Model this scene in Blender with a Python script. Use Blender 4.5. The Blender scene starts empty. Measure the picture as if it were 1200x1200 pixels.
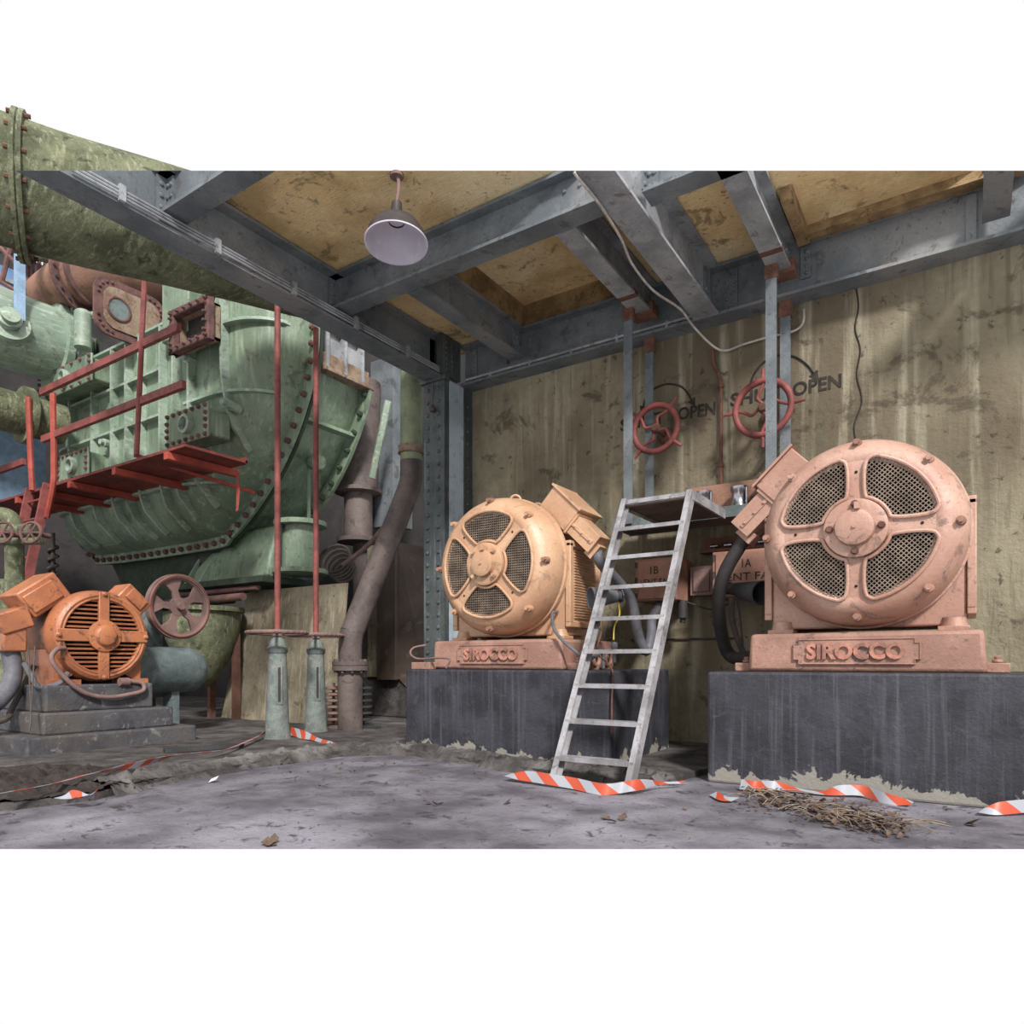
import bpy, bmesh, math, random
from mathutils import Vector as V, Matrix
random.seed(7)
SC = bpy.context.scene
COL = SC.collection
PI = math.pi
F, HY = 808.0, 776.0           # focal length and horizon of the 1200 px frame
SN, CS = 0.5521, 0.8338        # the room is turned against the camera; camera stands at x=y=0
EYE = 0.95

# ---------------------------------------------------------------- sight lines onto real planes
def on_y(px, py, y):
    r = (px-600)/F; Y = y/(SN*r+CS)
    return V(((CS*r-SN)*Y, y, EYE+(HY-py)*Y/F))
def on_x(px, py, x):
    r = (px-600)/F; Y = x/(CS*r-SN)
    return V((x, (SN*r+CS)*Y, EYE+(HY-py)*Y/F))
def on_z(px, py, z=0.0):
    Y = F*(EYE-z)/(py-HY); r = (px-600)/F
    return V(((CS*r-SN)*Y, (SN*r+CS)*Y, z))
def at(px, py, Y):
    r = (px-600)/F
    return V(((CS*r-SN)*Y, (SN*r+CS)*Y, EYE+(HY-py)*Y/F))

# ---------------------------------------------------------------- materials
def lin(c):
    return tuple(((v/255)/12.92 if v/255 <= .04045 else ((v/255+.055)/1.055)**2.4) for v in c)
def col(c, k=1.0): return tuple(min(1, v*k) for v in lin(c))+(1,)
GAIN = 1.08
def mat(name, base, var=None, stain=None, streak=None, rough=.75, metal=0, scale=2.0, stain_amt=.45,
        bump=.25, bscale=30, low=None, spec=.3, gain=None, seam=None, grain=None, stretch=(1, 1, .08), tint=None):
    """weathered surface: patchy base, stains, drips, optional plaster showing low down"""
    g = GAIN if gain is None else gain
    m = bpy.data.materials.new(name); m.use_nodes = True
    N = m.node_tree; n = N.nodes; L = N.links; n.clear()
    out = n.new('ShaderNodeOutputMaterial'); bs = n.new('ShaderNodeBsdfPrincipled')
    L.new(bs.outputs[0], out.inputs[0])
    bs.inputs['Metallic'].default_value = metal
    bs.inputs['Specular IOR Level'].default_value = spec
    tc = n.new('ShaderNodeTexCoord')
    def noise(s, det=6, vec=None, dist=0.0, rgh=.6):
        t = n.new('ShaderNodeTexNoise'); t.inputs['Scale'].default_value = s
        t.inputs['Detail'].default_value = det; t.inputs['Distortion'].default_value = dist
        t.inputs['Roughness'].default_value = rgh
        L.new(vec or tc.outputs['Object'], t.inputs['Vector']); return t.outputs[0]
    def ramp(f, a, b):
        r = n.new('ShaderNodeMapRange'); r.inputs[1].default_value = a; r.inputs[2].default_value = b
        r.interpolation_type = 'SMOOTHSTEP'
        L.new(f, r.inputs[0]); return r.outputs[0]
    def mix(f, a, b, fac=1.0):
        x = n.new('ShaderNodeMix'); x.data_type = 'RGBA'
        if fac != 1.0:
            q = n.new('ShaderNodeMath'); q.operation = 'MULTIPLY'; q.inputs[1].default_value = fac
            L.new(f, q.inputs[0]); f = q.outputs[0]
        L.new(f, x.inputs[0])
        for s, v in ((x.inputs[6], a), (x.inputs[7], b)):
            if isinstance(v, tuple): s.default_value = v
            else: L.new(v, s)
        return x.outputs[2]
    b = col(base, g); v2 = col(var or tuple(int(q*.78) for q in base), g)
    c = mix(ramp(noise(scale), .36, .64), b, v2)
    if tint: c = mix(ramp(noise(scale*.33, 3), .5, .66), c, col(tint, g), .7)
    if streak:
        mp = n.new('ShaderNodeMapping'); mp.inputs['Scale'].default_value = stretch
        L.new(tc.outputs['Object'], mp.inputs[0])
        c = mix(ramp(noise(scale*9, 5, mp.outputs[0]), .5, .72), c, col(streak, g), .75)
        c = mix(ramp(noise(scale*26, 4, mp.outputs[0]), .53, .7), c, col(tuple(int(q*.6) for q in base), g), .5)
    if stain:
        c = mix(ramp(noise(scale*2.7, 9, None, .6, .7), .56, .64), c, col(stain, g), stain_amt)
        c = mix(ramp(noise(scale*11, 7, None, .3, .7), .6, .67), c, col(tuple(int(q*.6) for q in stain), g), stain_amt)
    c = mix(ramp(noise(scale*16, 8, None, 0, .75), .3, .75), c, mixc(b, .55), .35)
    if low:
        z0, cc = low
        sp = n.new('ShaderNodeSeparateXYZ'); L.new(tc.outputs['Object'], sp.inputs[0])
        q = n.new('ShaderNodeMath'); q.operation = 'MULTIPLY_ADD'
        L.new(noise(3.5, 8, None, .4), q.inputs[0]); q.inputs[1].default_value = -.62; L.new(sp.outputs[2], q.inputs[2])
        c = mix(ramp(q.outputs[0], z0-.315, z0-.325), c, col(cc, g), .95)
    L.new(c, bs.inputs['Base Color'])
    r = n.new('ShaderNodeMapRange'); r.inputs[3].default_value = max(.05, rough-.17); r.inputs[4].default_value = min(1, rough+.15)
    L.new(noise(scale*4), r.inputs[0]); L.new(r.outputs[0], bs.inputs['Roughness'])
    if bump:
        bp = n.new('ShaderNodeBump'); bp.inputs['Strength'].default_value = bump; bp.inputs['Distance'].default_value = .02
        L.new(noise(bscale, 9, None, .2, .7), bp.inputs['Height']); L.new(bp.outputs[0], bs.inputs['Normal'])
        if grain:
            mp = n.new('ShaderNodeMapping'); mp.inputs['Scale'].default_value = grain
            L.new(tc.outputs['Object'], mp.inputs[0])
            b2 = n.new('ShaderNodeBump'); b2.inputs['Strength'].default_value = .5; b2.inputs['Distance'].default_value = .02
            L.new(noise(10, 6, mp.outputs[0]), b2.inputs['Height']); L.new(bp.outputs[0], b2.inputs['Normal'])
            L.new(b2.outputs[0], bs.inputs['Normal'])
    return m
def mixc(c, k): return (c[0]*k, c[1]*k, c[2]*k, 1)

M = {}
M['wall'] = mat('plaster', (152,144,122), (112,102,84), (66,57,47), (178,172,150), .95, scale=.7, stain_amt=.7, bump=.8, bscale=14, tint=(92,80,66), stretch=(1,1,.06), gain=1.0)
M['deck'] = mat('deck_boards', (190,166,124), (150,126,88), (84,68,48), None, .9, scale=1.3, stain_amt=.7, bump=.5, bscale=20, grain=(1,8,1), tint=(204,188,154), gain=1.7)
M['timber'] = mat('edge_timber', (158,132,96), (112,90,62), (56,46,34), None, .9, scale=4, stain_amt=.7, bump=.5, grain=(1,1,9))
M['steel'] = mat('grey_steel', (104,109,113), (80,85,90), (58,52,49), None, .6, .1, scale=1.8, stain_amt=.6, bump=.3, tint=(126,124,122), gain=1.45)
M['steel_light'] = mat('light_grey_steel', (140,142,146), (108,110,114), (72,60,54), None, .6, .1, scale=2.2, stain_amt=.65, bump=.35, gain=1.45)
M['steel_dark'] = mat('dark_steel', (70,71,73), (55,54,56), (75,52,44), None, .7, .2, scale=3, bump=.3)
M['rusty'] = mat('rust', (118,84,70), (92,66,58), (70,44,34), None, .9, scale=6, stain_amt=.6, bump=.5)
M['column'] = mat('column_steel', (88,94,94), (68,74,76), (60,58,56), (118,124,126), .5, .2, scale=2, stain_amt=.4)
M['column_b'] = mat('column_pale', (164,178,192), (136,148,158), (96,98,100), None, .5, .1, scale=2, stain_amt=.4, gain=1.5)
M['floor'] = mat('floor_concrete', (126,122,131), (84,81,88), (46,43,46), None, .8, scale=2.2, stain_amt=.8, bump=1.0, bscale=11, tint=(160,157,168), gain=1.0)
M['kerb'] = mat('kerb_concrete', (94,89,88), (62,58,58), (28,26,25), None, .95, scale=4.5, stain_amt=.85, bump=1.0, bscale=18, gain=.95, tint=(128,124,122))
M['soil'] = mat('dark_soil', (62,54,52), (42,37,36), (84,76,70), None, 1, scale=4, bump=1, bscale=18)
M['plinth'] = mat('plinth_paint', (70,70,78), (46,46,52), (84,84,90), (94,94,101), .5, scale=3.4, stain_amt=.5, bump=.45, low=(.10, (150,146,138)), stretch=(1,1,.03), gain=.9, tint=(56,56,62))
M['plinth_b'] = mat('stepped_plinth_paint', (86,85,88), (64,63,68), (140,136,132), None, .65, scale=3.4, stain_amt=.6, bump=.5, tint=(96,88,80))
M['tan'] = mat('tan_motor_paint', (196,160,130), (176,136,106), (104,82,70), None, .42, scale=1.8, stain_amt=.45, bump=.2, spec=.55, tint=(184,142,112))
M['pink'] = mat('pink_motor_paint', (186,150,134), (162,122,106), (78,66,64), None, .45, scale=2, stain_amt=.6, bump=.3, spec=.55, tint=(156,114,96))
M['pink_plate'] = mat('bedplate_paint', (168,130,116), (140,106,94), (74,66,64), None, .6, scale=2.6, stain_amt=.65, bump=.4)
M['orange'] = mat('orange_motor_paint', (178,114,78), (150,92,64), (58,52,52), None, .38, scale=2.6, stain_amt=.65, bump=.25, spec=.55, tint=(150,96,70))
M['brown_box'] = mat('brown_enclosure_paint', (158,118,102), (134,100,88), (100,74,64), None, .6, scale=3, stain_amt=.35)
M['mesh'] = mat('grille_wire', (144,128,114), (106,94,84), (80,62,54), None, .5, .4, scale=8)
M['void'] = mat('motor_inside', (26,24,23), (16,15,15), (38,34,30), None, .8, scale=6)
M['green'] = mat('green_paint', (130,148,126), (98,116,98), (74,68,54), (156,170,148), .45, scale=1.2, stain_amt=.65, bump=.35, spec=.5, stretch=(1,1,.1), tint=(96,104,84))
M['green_pale'] = mat('pale_green_and_highlight', (160,176,160), (120,138,122), (72,66,56), (184,194,180), .45, scale=1.6, stain_amt=.6, bump=.35, spec=.5, tint=(118,124,102), stretch=(1,.2,1))  # pale paint, also used as painted highlight on the vessel ribs
M['green_dirty'] = mat('dirty_green_lagging', (116,120,94), (78,82,62), (42,40,30), (158,158,132), .85, scale=2.6, stain_amt=.75, bump=.9, stretch=(.3,1,.3))
M['green_dark'] = mat('dark_green_paint', (66,76,62), (46,54,46), (40,36,30), None, .7, scale=2, stain_amt=.6, bump=.4)
M['teal'] = mat('pedestal_paint', (124,130,126), (94,98,96), (150,142,134), (92,122,116), .7, scale=5, stain_amt=.7, bump=.6)
M['blue_tank'] = mat('blue_tank_paint', (112,124,124), (82,92,92), (58,54,50), None, .6, scale=3, stain_amt=.6, bump=.4)
M['rust_pipe'] = mat('rusty_pipe_paint', (150,114,96), (112,84,72), (66,52,48), None, .75, scale=1.6, stain_amt=.6, bump=.45)
M['rust_plate'] = mat('rusted_plate', (150,132,114), (112,88,74), (66,48,42), None, .85, scale=3.5, stain_amt=.8, bump=.6)
M['rust_frame'] = mat('rusted_flange', (116,84,80), (84,64,62), (58,42,40), None, .85, scale=5, stain_amt=.6, bump=.5)
M['brown_pipe'] = mat('brown_pipe_paint', (108,96,92), (80,71,70), (50,44,42), None, .55, scale=2, stain_amt=.6, bump=.35)
M['pipe_green'] = mat('upright_pipe_paint', (140,148,120), (112,120,98), (88,76,60), None, .7, scale=2.4, stain_amt=.5, bump=.3)
M['red'] = mat('red_paint', (128,62,54), (98,48,44), (66,38,36), None, .6, scale=3, stain_amt=.6, bump=.3)
M['red_dull'] = mat('dull_red_paint', (138,76,72), (108,60,58), (78,48,46), None, .6, scale=5, stain_amt=.5)
M['orange_red'] = mat('bright_red_primer', (168,78,64), (136,60,52), (92,46,42), None, .6, scale=3, stain_amt=.5)
M['wheel_brown'] = mat('wheel_paint', (132,106,100), (108,88,84), (86,62,58), None, .7, scale=5, stain_amt=.4)
M['board'] = mat('plywood', (150,140,120), (112,104,88), (70,62,50), (172,162,140), .9, scale=1.6, stain_amt=.65, bump=.3, stretch=(1,1,.1))
M['ladder'] = mat('ladder_paint', (164,162,166), (124,121,123), (84,74,70), None, .5, .1, scale=4, stain_amt=.6, bump=.3)
M['ladder_under'] = mat('ladder_plate', (104,88,82), (84,70,66), (66,56,52), None, .7, scale=3)
M['hose'] = mat('grey_hose', (104,104,110), (84,84,90), (70,66,64), None, .6, scale=5, bump=.2)
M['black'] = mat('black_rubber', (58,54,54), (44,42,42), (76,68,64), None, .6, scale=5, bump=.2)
M['cable'] = mat('pale_cable', (196,190,184), (160,152,146), None, None, .6, scale=8, bump=.1)
M['cable_dark'] = mat('dark_cable', (84,74,70), (64,58,56), None, None, .6, scale=8, bump=.1)
M['yellow'] = mat('yellow_wire', (196,176,70), None, None, None, .5, scale=8, bump=0)
M['chrome'] = mat('chrome', (190,190,196), (120,120,126), None, None, .25, .9, scale=8, bump=0)
M['enamel'] = mat('white_enamel', (206,200,212), (176,170,184), None, None, .35, scale=3, bump=0)
M['lamp_brown'] = mat('lamp_brown', (62,54,52), (46,40,40), None, None, .5, scale=5, bump=.15)
M['paint_black'] = mat('black_lettering', (40,36,36), (64,58,52), None, None, .9, scale=9, bump=0)
M['letter'] = mat('worn_letter', (190,134,116), (120,88,78), (90,70,66), None, .5, scale=9)
M['leaf'] = mat('dry_leaf', (104,86,74), (76,62,54), (134,118,104), None, .9, scale=14, bump=0)
M['straw'] = mat('dry_straw', (150,136,120), (112,98,84), None, None, .9, scale=9, bump=0)
M['paper'] = mat('paper', (226,222,224), None, None, None, .8, bump=0)
M['cabinet'] = mat('cabinet_brown', (98,84,76), (78,68,62), (132,124,116), None, .55, scale=1.4, stain_amt=.4)
M['hall'] = mat('hall_wall', (66,62,62), (48,46,48), (34,32,34), None, .9, scale=.8, stain_amt=.5)
M['blue_steel'] = mat('pale_blue_steel', (150,176,204), (120,144,170), (90,90,96), None, .5, scale=4, stain_amt=.3)
M['glass_blue'] = mat('sheeting_blue', (120,150,190), (90,116,150), None, None, .3, scale=1, bump=0)
def tape_mat():
    m = bpy.data.materials.new('hazard_tape'); m.use_nodes = True
    N = m.node_tree; n = N.nodes; L = N.links; bs = n['Principled BSDF']
    uv = n.new('ShaderNodeUVMap'); sp = n.new('ShaderNodeSeparateXYZ'); L.new(uv.outputs[0], sp.inputs[0])
    a = n.new('ShaderNodeMath'); a.operation = 'MULTIPLY_ADD'; a.inputs[1].default_value = 3.9
    b = n.new('ShaderNodeMath'); b.operation = 'MULTIPLY'; b.inputs[1].default_value = .55
    L.new(sp.outputs[0], a.inputs[0]); L.new(sp.outputs[1], b.inputs[0]); L.new(b.outputs[0], a.inputs[2])
    f = n.new('ShaderNodeMath'); f.operation = 'FRACT'; L.new(a.outputs[0], f.inputs[0])
    g = n.new('ShaderNodeMath'); g.operation = 'GREATER_THAN'; g.inputs[1].default_value = .5; L.new(f.outputs[0], g.inputs[0])
    x = n.new('ShaderNodeMix'); x.data_type = 'RGBA'; L.new(g.outputs[0], x.inputs[0])
    x.inputs[6].default_value = col((158,160,168)); x.inputs[7].default_value = col((182,76,50))
    L.new(x.outputs[2], bs.inputs['Base Color']); bs.inputs['Roughness'].default_value = .45
    return m
M['tape'] = tape_mat()

# ---------------------------------------------------------------- mesh collector
def basis(d):
    d = d.normalized(); up = V((0,0,1)) if abs(d.z) < .95 else V((1,0,0))
    a = d.cross(up).normalized(); b = d.cross(a).normalized(); return a, b
def smooth_path(pts, k=6):
    pts = [V(p) for p in pts]
    if len(pts) < 3: return pts
    q = [2*pts[0]-pts[1]]+pts+[2*pts[-1]-pts[-2]]; o = []
    for i in range(1, len(q)-2):
        for j in range(k):
            t = j/k
            o.append(.5*((2*q[i])+(q[i+1]-q[i-1])*t+(2*q[i-1]-5*q[i]+4*q[i+1]-q[i+2])*t*t+(3*q[i]-q[i-1]-3*q[i+1]+q[i+2])*t**3))
    o.append(pts[-1]); return o
class MB:
    def __init__(s): s.v = []; s.f = []; s.uv = None; s.marks = []
    def mark(s): s.marks.append((len(s.v), len(s.f))); return s
    def add(s, vs, fs):
        o = len(s.v); s.v += [V(p) for p in vs]; s.f += [tuple(i+o for i in f) for f in fs]; return s
    def box(s, c, d, R=None):
        c = V(c); h = [q/2 for q in d]; R = R or Matrix.Identity(3)
        vs = [c+R @ V((x*h[0], y*h[1], z*h[2])) for x in (-1,1) for y in (-1,1) for z in (-1,1)]
        return s.add(vs, [(0,1,3,2),(4,6,7,5),(0,4,5,1),(2,3,7,6),(0,2,6,4),(1,5,7,3)])
    def span(s, x0, x1, y0, y1, z0, z1):
        return s.box(((x0+x1)/2,(y0+y1)/2,(z0+z1)/2), (abs(x1-x0),abs(y1-y0),abs(z1-z0)))
    def lathe(s, prof, o, d, seg=32, arc=None, closed=False):
        """prof = [(radius, distance along d)]"""
        o = V(o); d = V(d).normalized(); a, b = basis(d)
        vs = []; fs = []; n = len(prof)
        for i in range(seg):
            t = 2*PI*i/seg; u = a*math.cos(t)+b*math.sin(t)
            vs += [o+d*h+u*r for r, h in prof]
        for i in range(seg):
            j = (i+1) % seg
            for k in range(n-1+(1 if closed else 0)):
                l = (k+1) % n; fs.append((i*n+k, j*n+k, j*n+l, i*n+l))
        return s.add(vs, fs)
    def cyl(s, p, q, r, r2=None, seg=16):
        p = V(p); q = V(q); L = (q-p).length; r2 = r if r2 is None else r2
        return s.lathe([(0.0001,0),(r,0),(r2,L),(0.0001,L)], p, q-p, seg)
    def tube(s, pts, r, seg=10, sm=True, k=6):
        P = smooth_path(pts, k) if sm else [V(p) for p in pts]
        n = len(P); vs = []; fs = []; a = None
        for i, p in enumerate(P):
            d = (P[min(i+1,n-1)]-P[max(i-1,0)]).normalized()
            if a is None: a, b = basis(d)
            else:
                a = (a-d*a.dot(d)).normalized(); b = d.cross(a)
            rr = r(i/(n-1)) if callable(r) else r
            vs += [p+(a*math.cos(2*PI*j/seg)+b*math.sin(2*PI*j/seg))*rr for j in range(seg)]
        for i in range(n-1):
            for j in range(seg):
                k2 = (j+1) % seg; fs.append((i*seg+j, i*seg+k2, (i+1)*seg+k2, (i+1)*seg+j))
        fs.append(tuple(range(seg))[::-1]); fs.append(tuple((n-1)*seg+j for j in range(seg)))
        return s.add(vs, fs)
    def torus(s, c, d, R, r, seg=40, rs=10, wob=None):
        prof = [(R+r*math.cos(2*PI*k/rs), r*math.sin(2*PI*k/rs)) for k in range(rs)]
        return s.lathe(prof, c, d, seg, closed=True)
    def prism(s, pts, d):
        d = V(d); n = len(pts); pts = [V(p) for p in pts]
        return s.add(pts+[p+d for p in pts], [tuple(range(n))[::-1], tuple(range(n,2*n))]+[(i,(i+1)%n,(i+1)%n+n,i+n) for i in range(n)])
    def dome(s, c, d, r, h=None, seg=8, k=3):
        h = r*.7 if h is None else h
        return s.lathe([(max(.0001, r*math.cos(t*PI/2/k)), h*math.sin(t*PI/2/k)) for t in range(k+1)], c, d, seg)
    def bolt(s, c, d, r, h):
        c = V(c); d = V(d).normalized()
        s.cyl(c, c+d*h*.5, r*1.35, seg=12); s.cyl(c+d*h*.4, c+d*h, r, seg=6); return s
    def ribbon(s, pts, wid, th=.004, k=6):
        P = smooth_path([p for p, _ in pts], k); W = smooth_path([w for _, w in pts], k)
        s.uv = s.uv or {}; n = len(P); o = len(s.v); acc = 0
        for i in range(n):
            if i: acc += (P[i]-P[i-1]).length
            w = W[i].normalized()*wid/2; t = (P[min(i+1,n-1)]-P[max(i-1,0)]); nn = t.cross(w).normalized()*th
            for q, uvv in ((P[i]-w, 0), (P[i]+w, 1), (P[i]+w+nn, 1), (P[i]-w+nn, 0)):
                s.uv[len(s.v)] = (acc, uvv*wid*10); s.v.append(q)
        for i in range(n-1):
            for j in range(4):
                k2 = (j+1) % 4; s.f.append((o+i*4+j, o+i*4+k2, o+(i+1)*4+k2, o+(i+1)*4+j))
        s.f.append((o,o+1,o+2,o+3)); e = o+(n-1)*4; s.f.append((e+3,e+2,e+1,e)); return s
    def build(s, name, m, parent=None, bevel=0, sharp=40, smooth=True, cut=None):
        if s.marks:
            mk = s.marks+[(len(s.v), len(s.f))]; res = None
            for (v0, f0), (v1, f1) in zip(mk, mk[1:]):
                q = MB(); q.v = s.v[v0:v1]; q.f = [tuple(i-v0 for i in f) for f in s.f[f0:f1]]
                if q.v: res = q.build(name, m, parent, bevel, sharp, smooth, cut)
            return res
        base = parent_world(parent) if parent else V((0,0,0))
        me = bpy.data.meshes.new(name)
        me.from_pydata([p-base for p in s.v], [], s.f); me.update()
        bm = bmesh.new(); bm.from_mesh(me)
        if cut:
            co, no = cut
            left = set(bm.verts); groups = []
            while left:
                st = [left.pop()]; g = []
                while st:
                    v = st.pop(); g.append(v)
                    for e in v.link_edges:
                        w = e.other_vert(v)
                        if w in left: left.discard(w); st.append(w)
                groups.append(g)
            for g in groups:
                gs = set(g)
                dd = [(v.co+base-co).dot(no) for v in g]
                if max(dd) <= 0: continue
                if min(dd) >= 0: bmesh.ops.delete(bm, geom=g, context='VERTS'); continue
                fs = {f for v in g for f in v.link_faces}; es = {e for v in g for e in v.link_edges}
                r = bmesh.ops.bisect_plane(bm, geom=list(gs)+list(es)+list(fs), plane_co=co-base, plane_no=no, clear_outer=True)
                ed = [e for e in r['geom_cut'] if isinstance(e, bmesh.types.BMEdge)]
                if ed: bmesh.ops.holes_fill(bm, edges=ed)
        if s.uv is None:
            bmesh.ops.remove_doubles(bm, verts=bm.verts, dist=.00015)
        bmesh.ops.recalc_face_normals(bm, faces=bm.faces)
        bm.to_mesh(me); bm.free()
        if s.uv:
            ul = me.uv_layers.new(name='UVMap')
            for lp in me.loops: ul.data[lp.index].uv = s.uv[lp.vertex_index]
        if smooth:
            for p in me.polygons: p.use_smooth = True
            me.set_sharp_from_angle(angle=math.radians(sharp))
        me.materials.append(M[m] if isinstance(m, str) else m)
        o = bpy.data.objects.new(name, me); COL.objects.link(o)
        if parent: o.parent = parent
        if bevel:
            b = o.modifiers.new('bevel', 'BEVEL'); b.width = bevel; b.segments = 2; b.limit_method = 'ANGLE'; b.angle_limit = math.radians(50)
        return o
def parent_world(o):
    p = V((0,0,0))
    while o: p += o.location; o = o.parent
    return p
def thing(name, label, cat, loc, group=None):
    o = bpy.data.objects.new(name, None); COL.objects.link(o); o.location = V(loc)
    o['label'] = label; o['category'] = cat; o.empty_display_size = .1
    if group: o['group'] = group
    return o
def tag(o, label, cat, group=None, kind=None):
    o['label'] = label; o['category'] = cat
    if group: o['group'] = group
    if kind: o['kind'] = kind
    return o
def struct(o): o['kind'] = 'structure'; return o
def text_mesh(body, size, ext, parent, name, m, loc, width=None, bold=.0, rot=None):
    """letters standing in a plane facing -y"""
    c = bpy.data.curves.new(name, 'FONT'); c.body = body; c.size = size; c.extrude = ext; c.align_x = 'LEFT'; c.offset = bold
    c.resolution_u = 3
    t = bpy.data.objects.new(name, c); COL.objects.link(t)
    dg = bpy.context.evaluated_depsgraph_get(); me = bpy.data.meshes.new_from_object(t.evaluated_get(dg))
    bpy.data.objects.remove(t); bpy.data.curves.remove(c)
    xs = [v.co.x for v in me.vertices]; w = max(xs)-min(xs); k = (width/w) if width else 1; x0 = min(xs)
    base = parent_world(parent) if parent else V((0,0,0))
    for v in me.vertices:
        q = V(((v.co.x-x0)*k, -v.co.z, v.co.y))
        if rot: q = rot @ q
        v.co = q+V(loc)-base
    me.materials.clear(); me.materials.append(M[m])
    o = bpy.data.objects.new(name, me); COL.objects.link(o)
    if parent: o.parent = parent
    return o

W = 7.6             # wall plane
ZB, ZT = 4.66, 5.2  # underside and top of the main steel
CUT = None
# the slanting end cut of the steel towards the open front of the shed
_n = V((SN*576/F, -CS*576/F, 0)) ; _n = V((SN, -CS, 0))*576+V((0,0,1))*F
CUT = (V((0,0,EYE)), _n.normalized())

# ================================================================= setting
def yc_edge(x, Yc): return (Yc+SN*x)/CS
def poly_floor(name, pts, z, m, th=0):
    b = MB(); n = len(pts)
    if th: b.prism([V((p[0],p[1],z-th)) for p in pts], (0,0,th))
    else: b.add([V((p[0],p[1],z)) for p in pts], [tuple(range(n))])
    return struct(b.build(name, m, smooth=False))
YF = 3.505
x0, x1 = -9.6, 3.2
poly_floor('floor', [(x0, yc_edge(x0, YF)), (x1, yc_edge(x1, YF)), (x1, W), (-5.7, W), (-5.7, 10.6), (-17.6, 10.6), (-17.6, yc_edge(x0, YF))], 0, 'floor')
# raised older ground behind the broken slab edge
K = [on_z(px, py) for px, py in ((-140,962),(20,949),(110,938),(180,921),(300,899),(400,886),(475,884),(560,897),(640,910),(700,914),(785,918))]
bm_pts = [(p.x, p.y) for p in K]
poly_floor('floor_raised', bm_pts+[(K[-1].x+.12, 5.9), (K[-1].x+.3, W-.01), (-5.7, W-.01), (-5.7, 10.5), (-17.4, 10.5), (-17.4, 2.0)], .05, 'kerb', .1)
b = MB(); b.span(-5.8, 3.2, W, W+.3, -.1, 5.3); wall = struct(b.build('wall_back', 'wall', smooth=False))
b = MB(); b.span(-17.9, -17.6, 1.2, 10.8, 0, 10.0); struct(b.build('wall_left', 'hall', smooth=False))
b = MB(); b.span(-17.6, -11.5, 10.6, 10.9, 0, 10.0); b.span(-11.5, -5.5, 10.6, 10.9, 0, 8.2); struct(b.build('wall_far', 'hall', smooth=False))
# crack and patches belonging to the wall
b = MB(); cr = [(1003,335),(1006,360),(1002,385),(1008,410),(1004,440),(1010,470),(1001,500),(1006,530)]
b.tube([on_y(px, py, W-.002) for px, py in cr], .008, 5); b.build('crack', 'soil', wall)
# deck boards above
E = 5.962
deck = MB(); dz = 5.215
xs = [-6.1, -4.85, -3.0, -2.25, -1.5, .74]
deck.prism([V((-6.1, yc_edge(-6.1, E), dz)), V((.74, yc_edge(.74, E), dz)), V((.74, W, dz)), V((-3.0, W, dz)), V((-3.0, 5.35, dz)), V((-4.85, 5.35, dz)), V((-4.85, W, dz)), V((-6.1, W, dz))], (0,0,.12))
deckO = struct(deck.build('ceiling', 'deck', smooth=False, cut=CUT))
b = MB(); b.span(-4.9, -2.95, 5.3, W, dz+.30, dz+.42); struct(b.build('ceiling_recess', 'deck', smooth=False, cut=CUT))
b = MB()
b.span(-4.80, -4.74, 5.4, W-.1, dz-.01, dz+.31); b.span(-3.06, -3.0, 5.4, W-.1, dz-.01, dz+.31)
b.span(-4.8, -3.0, 7.44, 7.5, dz-.01, dz+.31); b.span(-4.8, -3.0, 5.38, 5.44, dz-.01, dz+.31)
struct(b.build('trim_1', 'timber', smooth=False, cut=CUT))
b = MB(); b.span(-1.42, .55, 7.2, 7.34, dz-.09, dz-.001)
b.box((-1.36, 6.9, dz-.07), (.1, .8, .12)); struct(b.build('trim_2', 'timber', smooth=False, cut=CUT))
b = MB(); b.span(.78, 4.2, 6.2, W, dz, dz+.12); struct(b.build('ceiling_added_shade', 'deck', smooth=False))  # added out of view to keep the sun off the upper wall

# ================================================================= steel frame
def ibeam(b, axis, c, a0, a1, zb, zt, w, tf=.03, tw=.02):
    """c = centre of the beam across its run"""
    def s(u0, u1, l0, l1, z0, z1):
        if axis == 'x': b.span(u0, u1, c+l0, c+l1, z0, z1)
        else: b.span(c+l0, c+l1, u0, u1, z0, z1)
    s(a0, a1, -w/2, w/2, zb, zb+tf); s(a0, a1, -w/2, w/2, zt-tf, zt); s(a0, a1, -tw/2, tw/2, zb+tf, zt-tf)
def rivets(b, pts, d, r=.024):
    for p in pts: b.dome(p, d, r, r*.8, 7, 2)
# beam along the wall
r = thing('steel_beam', 'deep grey steel beam running along the top of the plaster wall', 'beam', (-3, W-.12, ZB))
b = MB(); ibeam(b, 'x', W-.13, -5.7, 1.6, ZB, ZT, .25)
o = b.build('girder', 'steel', r, cut=CUT)
b = MB(); b.span(-4.6, 1.6, W-.27, W-.24, ZB+.005, ZB+.03)
b = MB(); b.tube([(-5.6, W-.26, ZB+.06), (-4, W-.26, ZB+.06), (-2.5, W-.26, ZB+.06)], .016, 8); 
for x in (-5.2,-4.6,-4.0,-3.4,-2.8): b.box((x, W-.255, ZB+.05), (.03,.03,.07))
b.build('conduit', 'steel_light', r)
b = MB()
for x in (-5.55,): b.span(x-.06, x+.06, W-.16, W-.14, ZB+.05, ZT-.05); rivets(b, [(x, W-.16, ZB+.1+.07*i) for i in range(6)], (0,-1,0))
b.span(-5.0, -4.98, W-.2, W-.14, ZB+.17, ZT-.05); rivets(b, [(-4.66, W-.15, ZB+.2+.1*i) for i in range(3)], (0,-1,0))
b.span(-2.2, -2.05, W-.16, W-.14, ZB+.05, ZT-.05); rivets(b, [(-2.16+.07*(i%2), W-.16, ZB+.09+.045*i) for i in range(9)], (0,-1,0))
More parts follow.
